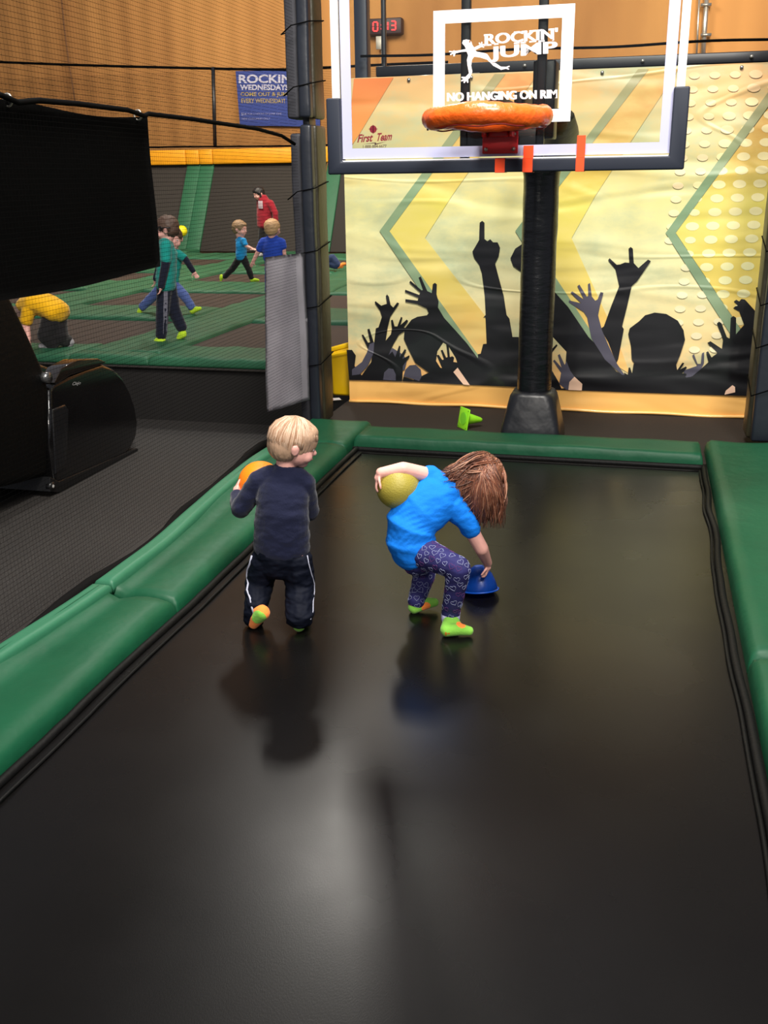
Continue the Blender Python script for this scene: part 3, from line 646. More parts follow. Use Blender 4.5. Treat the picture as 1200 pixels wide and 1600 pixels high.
# maker's mark
maroon = mat('maroon_print', (120, 22, 40), .5, .4); dark_print = mat('dark_print', (60, 30, 34), .5)
bm = bmesh.new()
add_polys(bm, textmesh('First', 558, 581, 223, 210, G, .03, shear=-.25, rise=-.07), 0)
add_polys(bm, textmesh('Team', 587, 611, 221, 208, G, .03, shear=-.25, rise=-.07), 0)
c = ay(583, 202, YBd - .002); bmesh.ops.create_circle(bm, cap_ends=True, radius=.017, segments=20, matrix=Matrix.Translation(c) @ Matrix.Rotation(math.pi / 2, 4, 'X'))
flat(bm, [G(576, 201.2), G(590, 201), G(590, 202), G(576, 202.2)]); flat(bm, [G(582.5, 195), G(583.5, 195), G(583.5, 209), G(582.5, 209)])
flat(bm, [G(566, 225.5), G(587, 222.5), G(585, 225), G(604, 221), G(586, 226.6), G(588, 223.8)], 1)
add_polys(bm, textmesh('1-888-884-6677', 567, 604, 231.5, 227, G, .01, rise=-.03), 1)
finish('maker_mark', bm, [maroon, dark_print], bdo, smooth=False)
# rim
rimm = mat('orange_rim_cover', (255, 104, 26), .36, .5, bump=.007, bscale=26, coat=.4, coatr=.2, detail=4)
nt = rimm.node_tree
RX, RY, RZ = -.668, YBd - .16 - .225, 1.930
bm = bmesh.new(); pts = [(RX + .226 * math.cos(t), RY + .226 * math.sin(t), RZ + .006 * math.sin(3 * t)) for t in np.linspace(0, 2 * math.pi, 73)[:-1]]
tube(bm, pts, [.043 + .003 * math.sin(7 * i) * math.sin(i * 1.3) for i in range(72)], 16, closed=True)
rco = finish('rim_cover', bm, rimm, hp)
bm = bmesh.new(); tube(bm, [(RX + .245 * math.cos(t), RY + .245 * math.sin(t), RZ - .040 + .004 * math.sin(9 * t)) for t in np.linspace(0, 2 * math.pi, 90)[:-1]], .0035, 6, closed=True); finish('cover_stitching', bm, mat('dark_red_thread', (120, 20, 14), .6), rco)
red = mat('red_enamel', (196, 28, 30), .35, .5)
bm = bmesh.new(); box(bm, -.742, -.582, YBd - .022, YBd - .006, 1.796, 1.955, .004)
box(bm, -.765, -.560, RY + .20, YBd - .02, 1.895, 1.903, .002); box(bm, -.728, -.718, RY + .25, YBd - .02, 1.865, 1.91); box(bm, -.606, -.596, RY + .25, YBd - .02, 1.865, 1.91)
box(bm, -.705, -.622, YBd - .07, YBd - .02, 1.865, 1.895, .004); box(bm, -.76, -.58, YBd - .10, YBd - .02, 1.955, 1.965, .003)
rbo = finish('rim_bracket', bm, red, hp)
for x in (-.724, -.600):
    for z in (1.815, 1.878):
        bm = bmesh.new(); cyl(bm, (x, YBd - .022, z), (x, YBd - .032, z), .009, 6); ell(bm, (x, YBd - .032, z), .006, .005, .006, sub=2); finish('bolt', bm, steel, rbo)

# ------------------------------------------------------------------ padded posts
def lace(par, cx, cy, hx, hy, zs, z2=None):
    for z in zs:
        bm = bmesh.new(); e = .007
        pts = [(cx - hx - e, cy - hy - e, z - .05), (cx - hx * .3, cy - hy - e, z), (cx + hx + e, cy - hy - e, z + .02), (cx + hx + e, cy + hy + e, z + .06), (cx - hx - e, cy + hy + e, z + .02)]
        tube(bm, pts, .004, 6, closed=True); finish('lacing', bm, rope, par)
pt = thing('padded_post', 'tall dark padded post laced with cord at the left corner of the court', 'post', (-2.22, 6.75, 0))
bm = bmesh.new(); box(bm, -2.245, -2.20, 6.68, 6.82, 0.0, 3.4, .004); finish('steel_post', bm, black_steel, pt)
def ppad(x0, x1, y0, y1, z0, z1, m, rot=0, par=pt):
    bm = bmesh.new(); box(bm, x0, x1, y0, y1, z0, z1, .018, 3, rot=Matrix.Rotation(rot, 3, 'Z') if rot else None)
    bmesh.ops.subdivide_edges(bm, edges=[e for e in bm.edges if e.calc_length() > .5], cuts=20)
    for v in bm.verts: n_ = noise.noise_vector(v.co * 3.1) * .006; v.co.x += n_.x; v.co.y += n_.y
    return finish('post_pad', bm, m, par)
for (za, zb, dx) in [(.03, 2.035, .0), (2.075, 3.35, .0)]:
    o_ = .012 if za > 1 else 0
    ppad(-2.325 - o_, -2.245, 6.64, 6.86, za if za < 1 else za, zb if za > 1 else 1.985, grey_pad, .0)
    ppad(-2.235, -2.158, 6.575, 6.655, za, zb, navy_pad)
    ppad(-2.195, -2.148, 6.665, 6.87, za, zb, olive_pad)
lace(pt, -2.2365, 6.722, .088, .146, [.45, .85, 1.22, 1.62, 2.26, 2.62])
rp = thing('padded_post', 'dark padded post standing on the green pad at the right edge of the photo', 'post', (.9, 6.7, 0))
bm = bmesh.new(); box(bm, .84, .96, 6.64, 6.76, .06, 3.4, .004); finish('steel_post', bm, black_steel, rp)
ppad(.735, 1.03, 6.53, 6.62, .07, 3.3, navy_pad, par=rp); ppad(.712, .80, 6.63, 6.86, .07, 3.3, olive_pad, par=rp); ppad(.99, 1.07, 6.63, 6.86, .07, 3.3, navy_pad, par=rp)
lace(rp, .89, 6.69, .175, .165, [.42, .72, .98, 1.3, 1.7])

# ------------------------------------------------------------------ side net, ropes, screen, flap
sn = thing('safety_net', 'fine black side net hanging along the left edge of the trampoline', 'net', (-2.25, 4.5, .05))
NX = -2.262
bm = bmesh.new()
def strand(a, b_, r):
    a = Vector(a); b_ = Vector(b_); d = (b_ - a).normalized(); s = Vector((1, 0, 0)); u = d.cross(s) * r; s = s * r
    q = [a + u, a + s * .5, a - u, a - s * .5]; w_ = [b_ + u, b_ + s * .5, b_ - u, b_ - s * .5]
    q = [bm.verts.new(p) for p in q]; w_ = [bm.verts.new(p) for p in w_]
    for i in range(4): bm.faces.new((q[i], q[(i + 1) % 4], w_[(i + 1) % 4], w_[i]))
z = .06
while z < 3.3: strand((NX, 2.0, z), (NX, 6.6, z), .00065); z += .019
y = 2.0
while y < 6.6: strand((NX, y, .06), (NX, y, 3.3), .0005); y += .022
finish('mesh', bm, rope, sn, smooth=False)
bm = bmesh.new()
pts = [ax(x, y, NX) for x, y in [(0, 148), (14, 154), (28, 160), (60, 157), (120, 162), (200, 172), (225, 181), (232, 178), (300, 186), (400, 201), (440, 212), (460, 225)]]
pts = [Vector((NX, 2.0, 2.02)), Vector((NX, 2.8, 1.99))] + pts
tube(bm, pts, .011, 8); finish('net_rope', bm, rope, sn)
bm = bmesh.new()
pts = [az(x, y, .07) for x, y in [(-60, 1085), (0, 1030), (45, 990), (70, 968), (105, 938), (140, 912), (175, 892), (210, 871), (238, 850), (261, 830), (275, 812), (289, 797), (312, 780), (336, 762), (355, 745), (373, 729), (390, 710), (406, 698), (425, 690), (440, 684)]]
tube(bm, pts, .028, 10); finish('bottom_roll', bm, mat('black_roll', (6, 6, 6), .8, .1), sn)
sc = thing('black_screen', 'large black fabric screen clipped to the rope of the side net', 'screen', (NX - .02, 3.5, 1.3))
bm = bmesh.new(); g = []
for i in range(41):
    row = []
    for j in range(21):
        y = 2.1 + (4.55 - 2.1) * i / 40; t = j / 20
        zt1 = 1.975 - .012 * math.sin(y * 5); zb1 = 1.293 + .012 * math.sin(y * 3)
        row.append(bm.verts.new((NX - .025 + .008 * noise.noise(Vector((y * 3, t * 2, 0))), y, zb1 + (zt1 - zb1) * t)))
    g.append(row)
for a, b_ in zip(g, g[1:]):
    for k in range(20): bm.faces.new((a[k], a[k + 1], b_[k + 1], b_[k]))
gm = bm.faces[:]; bmesh.ops.solidify(bm, geom=gm, thickness=.004)
finish('fabric', bm, mat('black_screen_fabric', (9, 9, 9), .95, .05), sc)
for y in (3.44, 4.44):
    bm = bmesh.new(); tube(bm, [(NX - .02 + .018 * math.cos(t), y, 1.985 + .022 * math.sin(t)) for t in np.linspace(0, 6.28, 14)[:-1]], .004, 6, closed=True); finish('clip', bm, steel, sc)
# grey mesh flap
bm = bmesh.new(); g = []
YF = 6.50
tl, tr2, br, bl = ay(414, 402, YF), ay(474, 395, YF), ay(485, 624, YF), ay(416, 645, YF)
for i in range(33):
    row = []
    for j in range(17):
        v_ = i / 32; u_ = j / 16
        p = (tl * (1 - u_) + tr2 * u_) * (1 - v_) + (bl * (1 - u_) + br * u_) * v_
        p = p + Vector((0, -.02 * noise.noise(Vector((u_ * 2.5 + v_ * 1.2, v_ * 3.2, 2))) - .012 * math.sin(u_ * 9 + v_ * 4), 0))
        row.append(bm.verts.new(p))
    g.append(row)
for a, b_ in zip(g, g[1:]):
    for k in range(16): bm.faces.new((a[k], b_[k], b_[k + 1], a[k + 1]))
bmesh.ops.solidify(bm, geom=bm.faces[:], thickness=.002)
fm = mat('grey_mesh', (176, 172, 180), .7, .3, bump=.0015, bscale=260, var=.12, vscale=7, stretch=(1, 1, .7))
fl = finish('mesh_flap', bm, fm); tag(fl, 'grey mesh fabric flap hanging from the left side of the tall padded post', 'fabric flap')

# ------------------------------------------------------------------ massage chair
mc = thing('massage_chair', 'glossy black reclining massage chair on the dark rubber floor at left', 'massage chair', (-4.6, 6.9, FL))
gloss = mat('gloss_black', (16, 15, 16), .16, .5, coat=.6); lea = mat('chair_leather', (8, 8, 8), .55, .12, bump=.004, bscale=30)
CX = -4.22
def side(pts, xa, xb, m, name, par=mc, bev=.03, seg=4, X=CX):
    bm = bmesh.new(); ps = [ax(x, y, X) for x, y in pts]
    a = [bm.verts.new((xa, p.y, p.z)) for p in ps]; f = bm.faces.new(a)
    r = bmesh.ops.extrude_face_region(bm, geom=[f])
    for v in r['geom']:
        if isinstance(v, bmesh.types.BMVert): v.co.x = xb
    bmesh.ops.recalc_face_normals(bm, faces=bm.faces[:])
    es = [e for e in bm.edges if abs(e.verts[0].co.x - e.verts[1].co.x) < 1e-6]
    bmesh.ops.bevel(bm, geom=es, offset=bev, segments=seg, affect='EDGES', profile=.5)
    return finish(name, bm, m, par, autos=50)
shell = [(78, 610), (84, 600), (108, 588), (135, 577), (160, 569), (178, 576), (192, 590), (204, 612), (212, 636), (216, 660), (214, 682), (206, 700), (192, 716), (160, 732), (120, 748), (88, 756), (80, 700)]
side(shell, CX, CX - .16, gloss, 'side_panel')
side(shell, CX - .62, CX - .78, gloss, 'side_panel')
side([(84, 598), (95, 575), (120, 562), (152, 560), (166, 566), (150, 573), (110, 586), (88, 600)], CX + .005, CX - .12, mat('piano_black_trim', (30, 24, 20), .08, .6, coat=1), 'armrest_trim', bev=.008)
side([(10, 600), (150, 590), (206, 640), (206, 690), (150, 722), (20, 740)], CX - .17, CX - .61, lea, 'seat')
side([(-60, 470), (-30, 452), (18, 455), (26, 470), (50, 520), (76, 580), (86, 620), (80, 745), (40, 756), (-60, 780)], CX - .02, CX - .76, lea, 'backrest', bev=.06)
side([(76, 745), (90, 752), (213, 700), (214, 708), (110, 762), (92, 770), (76, 768)], CX + .015, CX - .78, mat('base_black', (22, 22, 23), .35), 'base', bev=.008)
side([(80, 640), (100, 632), (106, 640), (102, 730), (86, 740)], CX + .012, CX - .05, mat('satin_black', (26, 26, 28), .25), 'hinge_cover', bev=.012)
p = ax(72, 590, CX); bm = bmesh.new(); cyl(bm, p + Vector((.03, 0, 0)), p + Vector((-.05, 0, 0)), .04, 20); finish('pivot', bm, mat('satin_chrome', (120, 120, 120), .25, metal=.8), mc)
p = ax(83, 760, CX + .02); bm = bmesh.new(); cyl(bm, p + Vector((.0, 0, -.0)), p + Vector((-.04, 0, 0)), .035, 20); ell(bm, p + Vector((.002, 0, 0)), .006, .014, .014, mi=1, sub=2); finish('caster', bm, [mat('base_black', (0, 0, 0)), mat('pale_cap', (190, 188, 185), .5)], mc)
bm = bmesh.new()
q0 = ax(112, 604, CX + .003); q1 = ax(125, 598, CX + .003)
add_polys(bm, textmesh('Ciejo', 112, 125, 604, 597, lambda x, z: ax(x, z, CX + .004), .02, shear=-.3, rise=-.12)); finish('badge', bm, mat('silver_print', (150, 150, 150), .4), mc, smooth=False)

# ------------------------------------------------------------------ small things by the banner
# yellow bucket
bk = thing('mop_bucket', 'yellow plastic bucket with a slanted rim beside the banner and padded post', 'bucket', (-2.30, 7.8, 0))
bm = bmesh.new(); yb = mat('yellow_plastic', (238, 190, 8), .4, .5, bump=.002, bscale=5)
def rrect(cx, cy, hx, hy, z, r_=.03, sl=0): 
    out = []
    for q in range(4):
        sx_, sy_ = [(1, 1), (-1, 1), (-1, -1), (1, -1)][q]
        for t in range(4):
            a = math.radians(q * 90 + t * 30); x = cx + sx_ * (hx - r_) + r_ * math.cos(a); yy = cy + sy_ * (hy - r_) + r_ * math.sin(a)
            out.append((x, yy, z + sl * (x - cx)))
    return out
prof = [(.13, .10, .012, 0), (.135, .105, .03, 0), (.150, .12, .34, .1), (.165, .135, .36, .18), (.165, .135, .385, .25), (.15, .12, .385, .25), (.13, .10, .08, 0), (.12, .09, .03, 0)]
rings = [[bm.verts.new(p_) for p_ in rrect(-2.28, 7.78, hx, hy, z, sl=s_)] for hx, hy, z, s_ in prof]
for a, b_ in zip(rings, rings[1:]):
    for i in range(16): bm.faces.new((a[i], a[(i + 1) % 16], b_[(i + 1) % 16], b_[i]))
bm.faces.new(rings[0][::-1]); bm.faces.new(rings[-1]); bmesh.ops.recalc_face_normals(bm, faces=bm.faces[:])
finish('tub', bm, yb, bk)
bm = bmesh.new(); box(bm, -2.43, -2.15, 7.66, 7.70, .40, .44, .01, rot=Matrix.Rotation(-.28, 3, 'Y')); finish('wringer_rim', bm, yb, bk)
bm = bmesh.new(); cyl(bm, (-2.42, 7.70, .26), (-2.44, 7.70, .26), .014, 12); finish('handle_pin', bm, black_steel, bk)
bo = thing('booklet', 'white printed booklet lying on the floor in front of the yellow bucket', 'booklet', (-2.38, 7.50, 0))
bm = bmesh.new(); R_ = Matrix.Rotation(.5, 3, 'Z'); box(bm, -2.47, -2.28, 7.42, 7.53, .003, .018, .002, rot=R_); finish('pages', bm, mat('paper_white', (215, 210, 210), .6), bo, smooth=False)
bm = bmesh.new(); box(bm, -2.475, -2.275, 7.405, 7.43, .002, .021, rot=R_, at=(-2.375, 7.475, .01)); finish('black_edge', bm, strap, bo, smooth=False)
bm = bmesh.new(); box(bm, -2.43, -2.34, 7.46, 7.49, .0185, .0195, rot=R_, at=(-2.375, 7.475, .01)); finish('red_print', bm, mat('red_print', (190, 60, 60), .6), bo, smooth=False)
# lime cone lying on its side
cn = thing('sports_cone', 'lime green sports cone lying on its side behind the green pad', 'cone', (-1.12, 6.85, .03))
lime = mat('lime_plastic', (150, 232, 40), .4, .5)
A0 = Vector((-1.165, 6.80, .075)); T = Vector((-1.035, 6.905, .045)); d = (T - A0).normalized(); s_ = d.cross(Vector((0, 0, 1))).normalized(); u_ = s_.cross(d).normalized()
R_ = Matrix((s_, d, u_)).transposed()
bm = bmesh.new(); vs = box(bm, -.068, .068, -.004, .004, -.075, .075, .003)
bmesh.ops.delete(bm, geom=[], context='VERTS')
for v in bm.verts: v.co = A0 + R_ @ v.co
finish('base_plate', bm, lime, cn)
bm = bmesh.new(); n = 28; prof = [(.052, .0), (.047, .012), (.018, .135), (.010, .15), (.006, .150), (.012, .13), (.040, .0), (.045, -.006)]
rings = [[bm.verts.new(A0 + s_ * r_ * math.cos(2 * math.pi * i / n) + u_ * r_ * math.sin(2 * math.pi * i / n) + d * h_) for i in range(n)] for r_, h_ in prof]
for a, b_ in zip(rings, rings[1:]):
    for i in range(n): bm.faces.new((a[i], b_[i], b_[(i + 1) % n], a[(i + 1) % n]))
bmesh.ops.recalc_face_normals(bm, faces=bm.faces[:]); finish('cone_body', bm, lime, cn)
bm = bmesh.new(); ell(bm, A0 - d * .0045, .046, .0025, .046, R_, sub=3); finish('hollow', bm, mat('lime_shade', (120, 205, 40), .6), cn)
for sx_ in (-1, 1):
    for sz in (-1, 1):
        bm = bmesh.new(); q = A0 + s_ * .055 * sx_ + u_ * .062 * sz - d * .005; cyl(bm, q, q - d * .001, .004, 8); finish('rivet_hole', bm, mat('dark_green_hole', (60, 110, 20), .6), cn)
# yellow ball far away
bm = bmesh.new(); p = ay(284, 361, 22.2); ell(bm, p + Vector((0, 0, 0)), .13, .13, .13)
tag(finish('ball', bm, mat('far_ball_yellow', (226, 214, 20), .5)), 'small yellow ball in the air before the slanted far wall', 'ball')

# ------------------------------------------------------------------ people
def V(x, y, Y): return ay(x, y, Y)
def orth(f, u):
    f = Vector(f).normalized(); u = Vector(u); u = (u - f * u.dot(f)).normalized(); return f, u, f.cross(u)
def head_prims(bm, c, r, f, u, neck=None, nr=.45, hairless=False):
    f, u, s = orth(f, u); R = Matrix((s, f, u)).transposed(); K = lambda a, b_, d: c + s * (a * r) + f * (b_ * r) + u * (d * r)
    ell(bm, K(0, -.10, .12), .90 * r, 1.10 * r, 1.0 * r, R)                # skull
    ell(bm, K(0, .28, -.35), .74 * r, .72 * r, .70 * r, R)               # face
    ell(bm, K(0, .55, -.88), .30 * r, .28 * r, .22 * r, R)               # chin
    for q in (-1, 1):
        ell(bm, K(q * .40, .62, -.48), .30 * r, .28 * r, .30 * r, R)     # cheeks
        ell(bm, K(q * .90, -.06, -.18), .10 * r, .20 * r, .30 * r, R)    # ears
        ell(bm, K(q * .97, -.10, -.12), .07 * r, .15 * r, .20 * r, R)
    ell(bm, K(0, 1.00, -.33), .13 * r, .17 * r, .14 * r, R)              # nose
    cap(bm, K(0, .92, -.02), K(0, 1.0, -.28), .07 * r, .11 * r)
    cap(bm, K(-.16, .90, -.62), K(.16, .90, -.62), .075 * r)              # lips
    ell(bm, K(0, .72, .12), .55 * r, .25 * r, .22 * r, R)                # brow
    if neck is not None: cap(bm, K(0, -.25, -.55), neck, nr * r, nr * r * 1.1)
def face_bits(par, c, r, f, u):
    f, u, s = orth(f, u); R = Matrix((s, f, u)).transposed(); K = lambda a, b_, d: c + s * (a * r) + f * (b_ * r) + u * (d * r)
    for q in (-1, 1):
        bm = bmesh.new(); ell(bm, K(q * .33, .86, -.12), .13 * r, .08 * r, .085 * r, R, sub=2); ell(bm, K(q * .33, .925, -.12), .055 * r, .03 * r, .06 * r, R, mi=1, sub=2)
        finish('eye', bm, [mat('eye_white', (225, 220, 218), .3), mat('eye_dark', (40, 34, 34), .2)], par)
        bm = bmesh.new(); tube(bm, [K(q * .18, .93, .08), K(q * .33, .91, .12), K(q * .50, .82, .08)], .025 * r, 6); finish('eyebrow', bm, mat('brow', (150, 110, 85), .8), par)
    bm = bmesh.new(); tube(bm, [K(-.15, .97, -.62), K(0, 1.0, -.615), K(.15, .97, -.62)], .02 * r, 6); finish('mouth', bm, mat('mouth', (180, 90, 92), .5), par)
def hand(bm, w_, d, n, size, curl=.5, thumb=1, spread=.12):
    """palm + five fingers; d along the hand, n palm normal (fingers curl towards n)"""
    d, n, s = orth(d, n); L_ = size
    c = w_ + d * L_ * .24; R = Matrix((s, d, n)).transposed()
    ell(bm, c, .23 * L_, .30 * L_, .10 * L_, R, sub=2)
    cap(bm, w_ - d * .05 * L_, c, .14 * L_, .17 * L_)
    for k, (o_, l_) in enumerate([(-.165, .40), (-.055, .46), (.055, .43), (.16, .34)]):
        p = w_ + d * L_ * .42 + s * o_ * L_; a = curl * .35; dd = d + s * (o_ * spread * 8); dd.normalize(); r_ = .058 * L_
        for q in range(3):
            dr = (dd * math.cos(a) + n * math.sin(a)).normalized(); e = p + dr * l_ * L_ * (.42, .32, .26)[q]
            cap(bm, p, e, r_, r_ * .93, 10); p = e; r_ *= .93; a += curl * .8
    p = w_ + d * L_ * .14 + s * thumb * .17 * L_; a = .15; r_ = .068 * L_
    for q in range(3):
        dr = (d * (.55 + .25 * q) + s * thumb * (.75 - .3 * q) + n * (.3 + .3 * q * curl)).normalized(); e = p + dr * L_ * (.17, .17, .13)[q]
        cap(bm, p, e, r_, r_ * .9, 10); p = e; r_ *= .92
def foot(bm, an, heel, toe, r):
    cap(bm, an, heel, r * .95, r * .95); m_ = heel.lerp(toe, .55); m_.z += r * .25
    cap(bm, heel, m_, r, r * .98); cap(bm, m_, toe, r * 1.0, r * .72); cap(bm, an, m_, r * .85, r * .8)
def limb(bm, pts, rs):
    for (a, ra), (b_, rb) in zip(list(zip(pts, rs)), list(zip(pts, rs))[1:]): cap(bm, a, b_, ra, rb)
def trunk(bm, spine, sides, hw, hd):
    """spine points from pelvis to neck, side vectors, half widths and half depths"""
    secs = []
    for i, p in enumerate(spine):
        d = (spine[min(i + 1, len(spine) - 1)] - spine[max(i - 1, 0)]).normalized(); s = sides[i] if isinstance(sides, list) else sides
        s = (s - d * s.dot(d)).normalized(); secs.append((p, s * hw[i], d.cross(s).normalized() * hd[i]))
    loft(bm, secs, 24)
skin_m = mat('child_skin', (232, 172, 160), .5, .4, var=.05, vscale=30)
lime_sock = fabric('lime_sock', (128, 192, 70)); orange_print = fabric('sock_orange', (255, 140, 60))
HQ = .0048

# --- boy in navy in front
b1 = thing('person', 'blond toddler seen from behind in navy top and track pants, hugging an orange ball', 'person', (-1.3, 3.42, 0))
hc = V(459.5, 692, 3.50); hf = (.80, .42, -.22); hu = (.10, .12, 1); hr = .0825
nk = V(447, 738, 3.49); shl = V(404, 752, 3.47); shr = V(476, 754, 3.50)
ell_ = V(376, 795, 3.46); wrl = V(369, 772, 3.55); elr = V(484, 800, 3.56); wrr = V(452, 785, 3.68)
hipL, hipR = V(415, 862, 3.44), V(463, 862, 3.45)
knL, anL = V(404, 910, 3.46), V(402, 952, 3.36); heelL, toeL = V(411, 957, 3.335), az(396, 975, .022)
knR, anR = V(469, 915, 3.47), az(468, 966, .06); heelR, toeR = az(467, 978, .028), az(478, 962, .025)
sideB = (shr - shl).normalized()
sp = [V(440, 875, 3.45), V(440, 840, 3.45), V(441, 800, 3.45), V(443, 768, 3.47), V(446, 744, 3.485)]
bm = bmesh.new()
head_prims(bm, hc, hr, hf, hu, nk, .46)
trunk(bm, sp, sideB, [.075, .078, .08, .085, .05], [.055] * 5)
limb(bm, [shl, ell_, wrl], [.030, .026, .019]); limb(bm, [shr, elr, wrr], [.030, .026, .019])
limb(bm, [hipL, knL, anL], [.045, .036, .026]); limb(bm, [hipR, knR, anR], [.045, .036, .026])
foot(bm, anL, heelL, toeL, .021); foot(bm, anR, heelR, toeR, .021)
bc = V(407, 755, 3.63)
hd_ = (V(373, 742, 3.60) - wrl); hand(bm, wrl, hd_, bc - wrl, .092, .55, 1)
hand(bm, wrr, (bc - wrr) + Vector((0, 0, .06)), bc - wrr, .09, .5, -1)
bake(bm, 'body', skin_m, b1, .004, 3)
face_bits(b1, hc, hr, hf, hu)
navy = fabric('navy_knit', (17, 22, 50)); 
bm = bmesh.new()
trunk(bm, [V(440, 857, 3.45), V(440, 835, 3.45), V(441, 800, 3.45), V(442, 770, 3.465), V(444, 750, 3.48), V(447, 735, 3.487)], sideB, [.113, .112, .104, .103, .085, .052], [.080, .082, .078, .072, .062, .050])
limb(bm, [shl, ell_, wrl.lerp(ell_, .12)], [.043, .040, .028]); limb(bm, [shr, elr, wrr], [.043, .038, .028]); limb(bm, [shl, V(425, 745, 3.48)], [.043, .05]); limb(bm, [shr, V(462, 746, 3.49)], [.043, .05])
bake(bm, 'shirt', navy, b1, HQ, 6, wr=.0035, wscale=.06)
trk = mat('navy_nylon', (11, 15, 28), .7, .12, bump=.003, bscale=25, stretch=(1, 1, 1.6))
bm = bmesh.new()
limb(bm, [V(398, 955, 3.37), V(396, 968, 3.385)], [.046, .040]); trunk(bm, [V(439, 884, 3.45), V(439, 868, 3.45), V(440, 850, 3.45)], sideB, [.098, .105, .104], [.07, .078, .075])
limb(bm, [V(414, 875, 3.44), V(405, 912, 3.46), V(400, 948, 3.37)], [.058, .060, .047]); limb(bm, [V(465, 875, 3.45), V(469, 915, 3.46), az(468, 966, .062)], [.060, .060, .056])
limb(bm, [V(392, 945, 3.40), V(390, 962, 3.38)], [.03, .022]); 
pants = bake(bm, 'track_pants', trk, b1, HQ, 5, wr=.006, wscale=.045)
T_ = bvh(pants)
stripe = mat('pale_stripe', (170, 172, 190), .5); 
for pl, rr in ([[(394, 868), (391, 880), (385, 890), (384, 900), (388, 912), (386, 922), (391, 935), (394, 950), (396, 958)], .0042], [[(480, 868), (482, 880), (486, 895), (491, 912), (492, 925), (489, 940), (489, 955), (485, 968)], .0022]):
    pts = [on_surface(T_, x, y, .001) for x, y in pl]
    if sum(p is None for p in pts): pts2 = []
    for i, p in enumerate(pts):
        if p is None:
            x, y = pl[i]
            for dx in range(1, 14):
                p = on_surface(T_, x + (dx if x < 440 else -dx), y, .001)
                if p: break
            pts[i] = p
    pts = [p for p in pts if p]
    bm = bmesh.new(); tube(bm, pts, rr, 6); finish('side_stripe', bm, stripe, pants)
bm = bmesh.new(); foot(bm, anL, heelL, toeL, .030)
o = bake(bm, 'sock', [orange_print, lime_sock, orange_print], b1, .004, 3)
paint(o, V(403, 967, 3.31), .034, 1)
bm = bmesh.new(); foot(bm, anR, heelR, toeR, .025); bake(bm, 'sock', lime_sock, b1, .004, 3)
# blond hair
bl = mat('blond_hair', (182, 148, 122), .45, .45, bump=.006, bscale=60, stretch=(1, 1, .22), var=.16, vscale=26)
f_, u_, s_ = orth(hf, hu); R_ = Matrix((s_, f_, u_)).transposed(); K = lambda a, b_, d: hc + s_ * (a * hr) + f_ * (b_ * hr) + u_ * (d * hr)
bm = bmesh.new()
ell(bm, K(0, -.10, .22), .99 * hr, 1.20 * hr, 1.02 * hr, R_)
ell(bm, K(0, -.38, -.15), .90 * hr, .88 * hr, .85 * hr, R_)
ell(bm, K(0, .50, .60), .72 * hr, .55 * hr, .44 * hr, R_)
for q in (-1, 1): ell(bm, K(q * .50, .20, .34), .46 * hr, .60 * hr, .50 * hr, R_)
hair = bake(bm, 'hair', bl, b1, .005, 22)
for v in hair.data.vertices:
    p = v.co - hc; a = math.atan2(p.dot(f_), p.dot(s_)); up_ = p.dot(u_) / hr
    v.co += v.normal * (.0022 * noise.noise(Vector((a * 9, up_ * 1.2, 0))) + .0012 * noise.noise(Vector((a * 24, up_ * 2, 4))))
bm = bmesh.new(); 
for i in range(420):
    t = random.uniform(-3.14, 3.14); 
    pts = []
    t0 = random.uniform(-.12, .12)
    lim = -.80 if math.cos(t) < -.1 else (-.30 if math.cos(t) < .35 else .12)
    top = 1.22
    for k in range(7):
        e = k / 6; ang = 1.50 - e * (1.50 - math.asin(max(-.9, min(.9, lim))))
        rr = Vector((math.sin(t + t0 * e) * math.cos(ang) * 1.0, math.cos(t + t0 * e) * math.cos(ang) * 1.2 - .1, math.sin(ang) * 1.04 + .2))
        pts.append(K(rr.x, rr.y, rr.z) + Vector((0, 0, .001 * math.sin(e * 9 + i))))
    tube(bm, pts, [.0022, .0024, .0024, .0022, .002, .0016, .0008], 5, mi=i % 3)
finish('hair_strands', bm, [mat('hair_light', (206, 176, 152), .4), mat('hair_mid', (184, 150, 124), .45), mat('hair_tan', (160, 122, 94), .5)], hair)
bm = bmesh.new(); ell(bm, bc, .091, .091, .091, sub=4)
tag(finish('ball', bm, mat('orange_ball', (255, 132, 20), .45, .4, bump=.0012, bscale=220)), 'orange ball held against the chest of the blond toddler', 'ball')

# --- girl bending over
g1 = thing('person', 'girl with auburn hair, bright blue T-shirt and heart-print leggings bending down on the trampoline', 'person', (-.72, 3.6, 0))
hc = V(752, 747, 3.80); hf = (.62, .50, -.60); hu = (.35, .30, .88); hr = .083
shL, shR = V(676, 744, 3.70), V(727, 812, 3.70); sideG = (shR - shL).normalized()
elL, wrL = V(630, 733, 3.63), V(594, 739, 3.60); elR, wrR = V(752, 857, 3.74), V(762, 880, 3.84)
pv = V(650, 856, 3.62); sidep = Vector((.45, -.85, 0)).normalized()
spG = [V(650, 858, 3.62), V(641, 826, 3.61), V(660, 795, 3.63), V(688, 776, 3.67), V(712, 760, 3.71)]
sides = [sidep, (sidep * .5 + sideG * .5), sideG, sideG, sideG]
hR, kR, aR = V(668, 868, 3.56), V(717, 888, 3.47), az(704, 962, .055)
hL, kL, aL = V(640, 868, 3.70), V(664, 896, 3.77), az(650, 940, .05)
heR, toR = az(697, 985, .027), az(734, 986, .022); heL, toL = az(646, 950, .022), az(680, 941, .035)
bm = bmesh.new()
head_prims(bm, hc, hr, hf, hu, V(714, 760, 3.71), .44)
trunk(bm, spG, sides, [.075, .082, .085, .085, .045], [.06, .065, .06, .05, .04])
limb(bm, [shL, elL, wrL], [.031, .0295, .021]); limb(bm, [shR, elR, wrR], [.032, .029, .019])
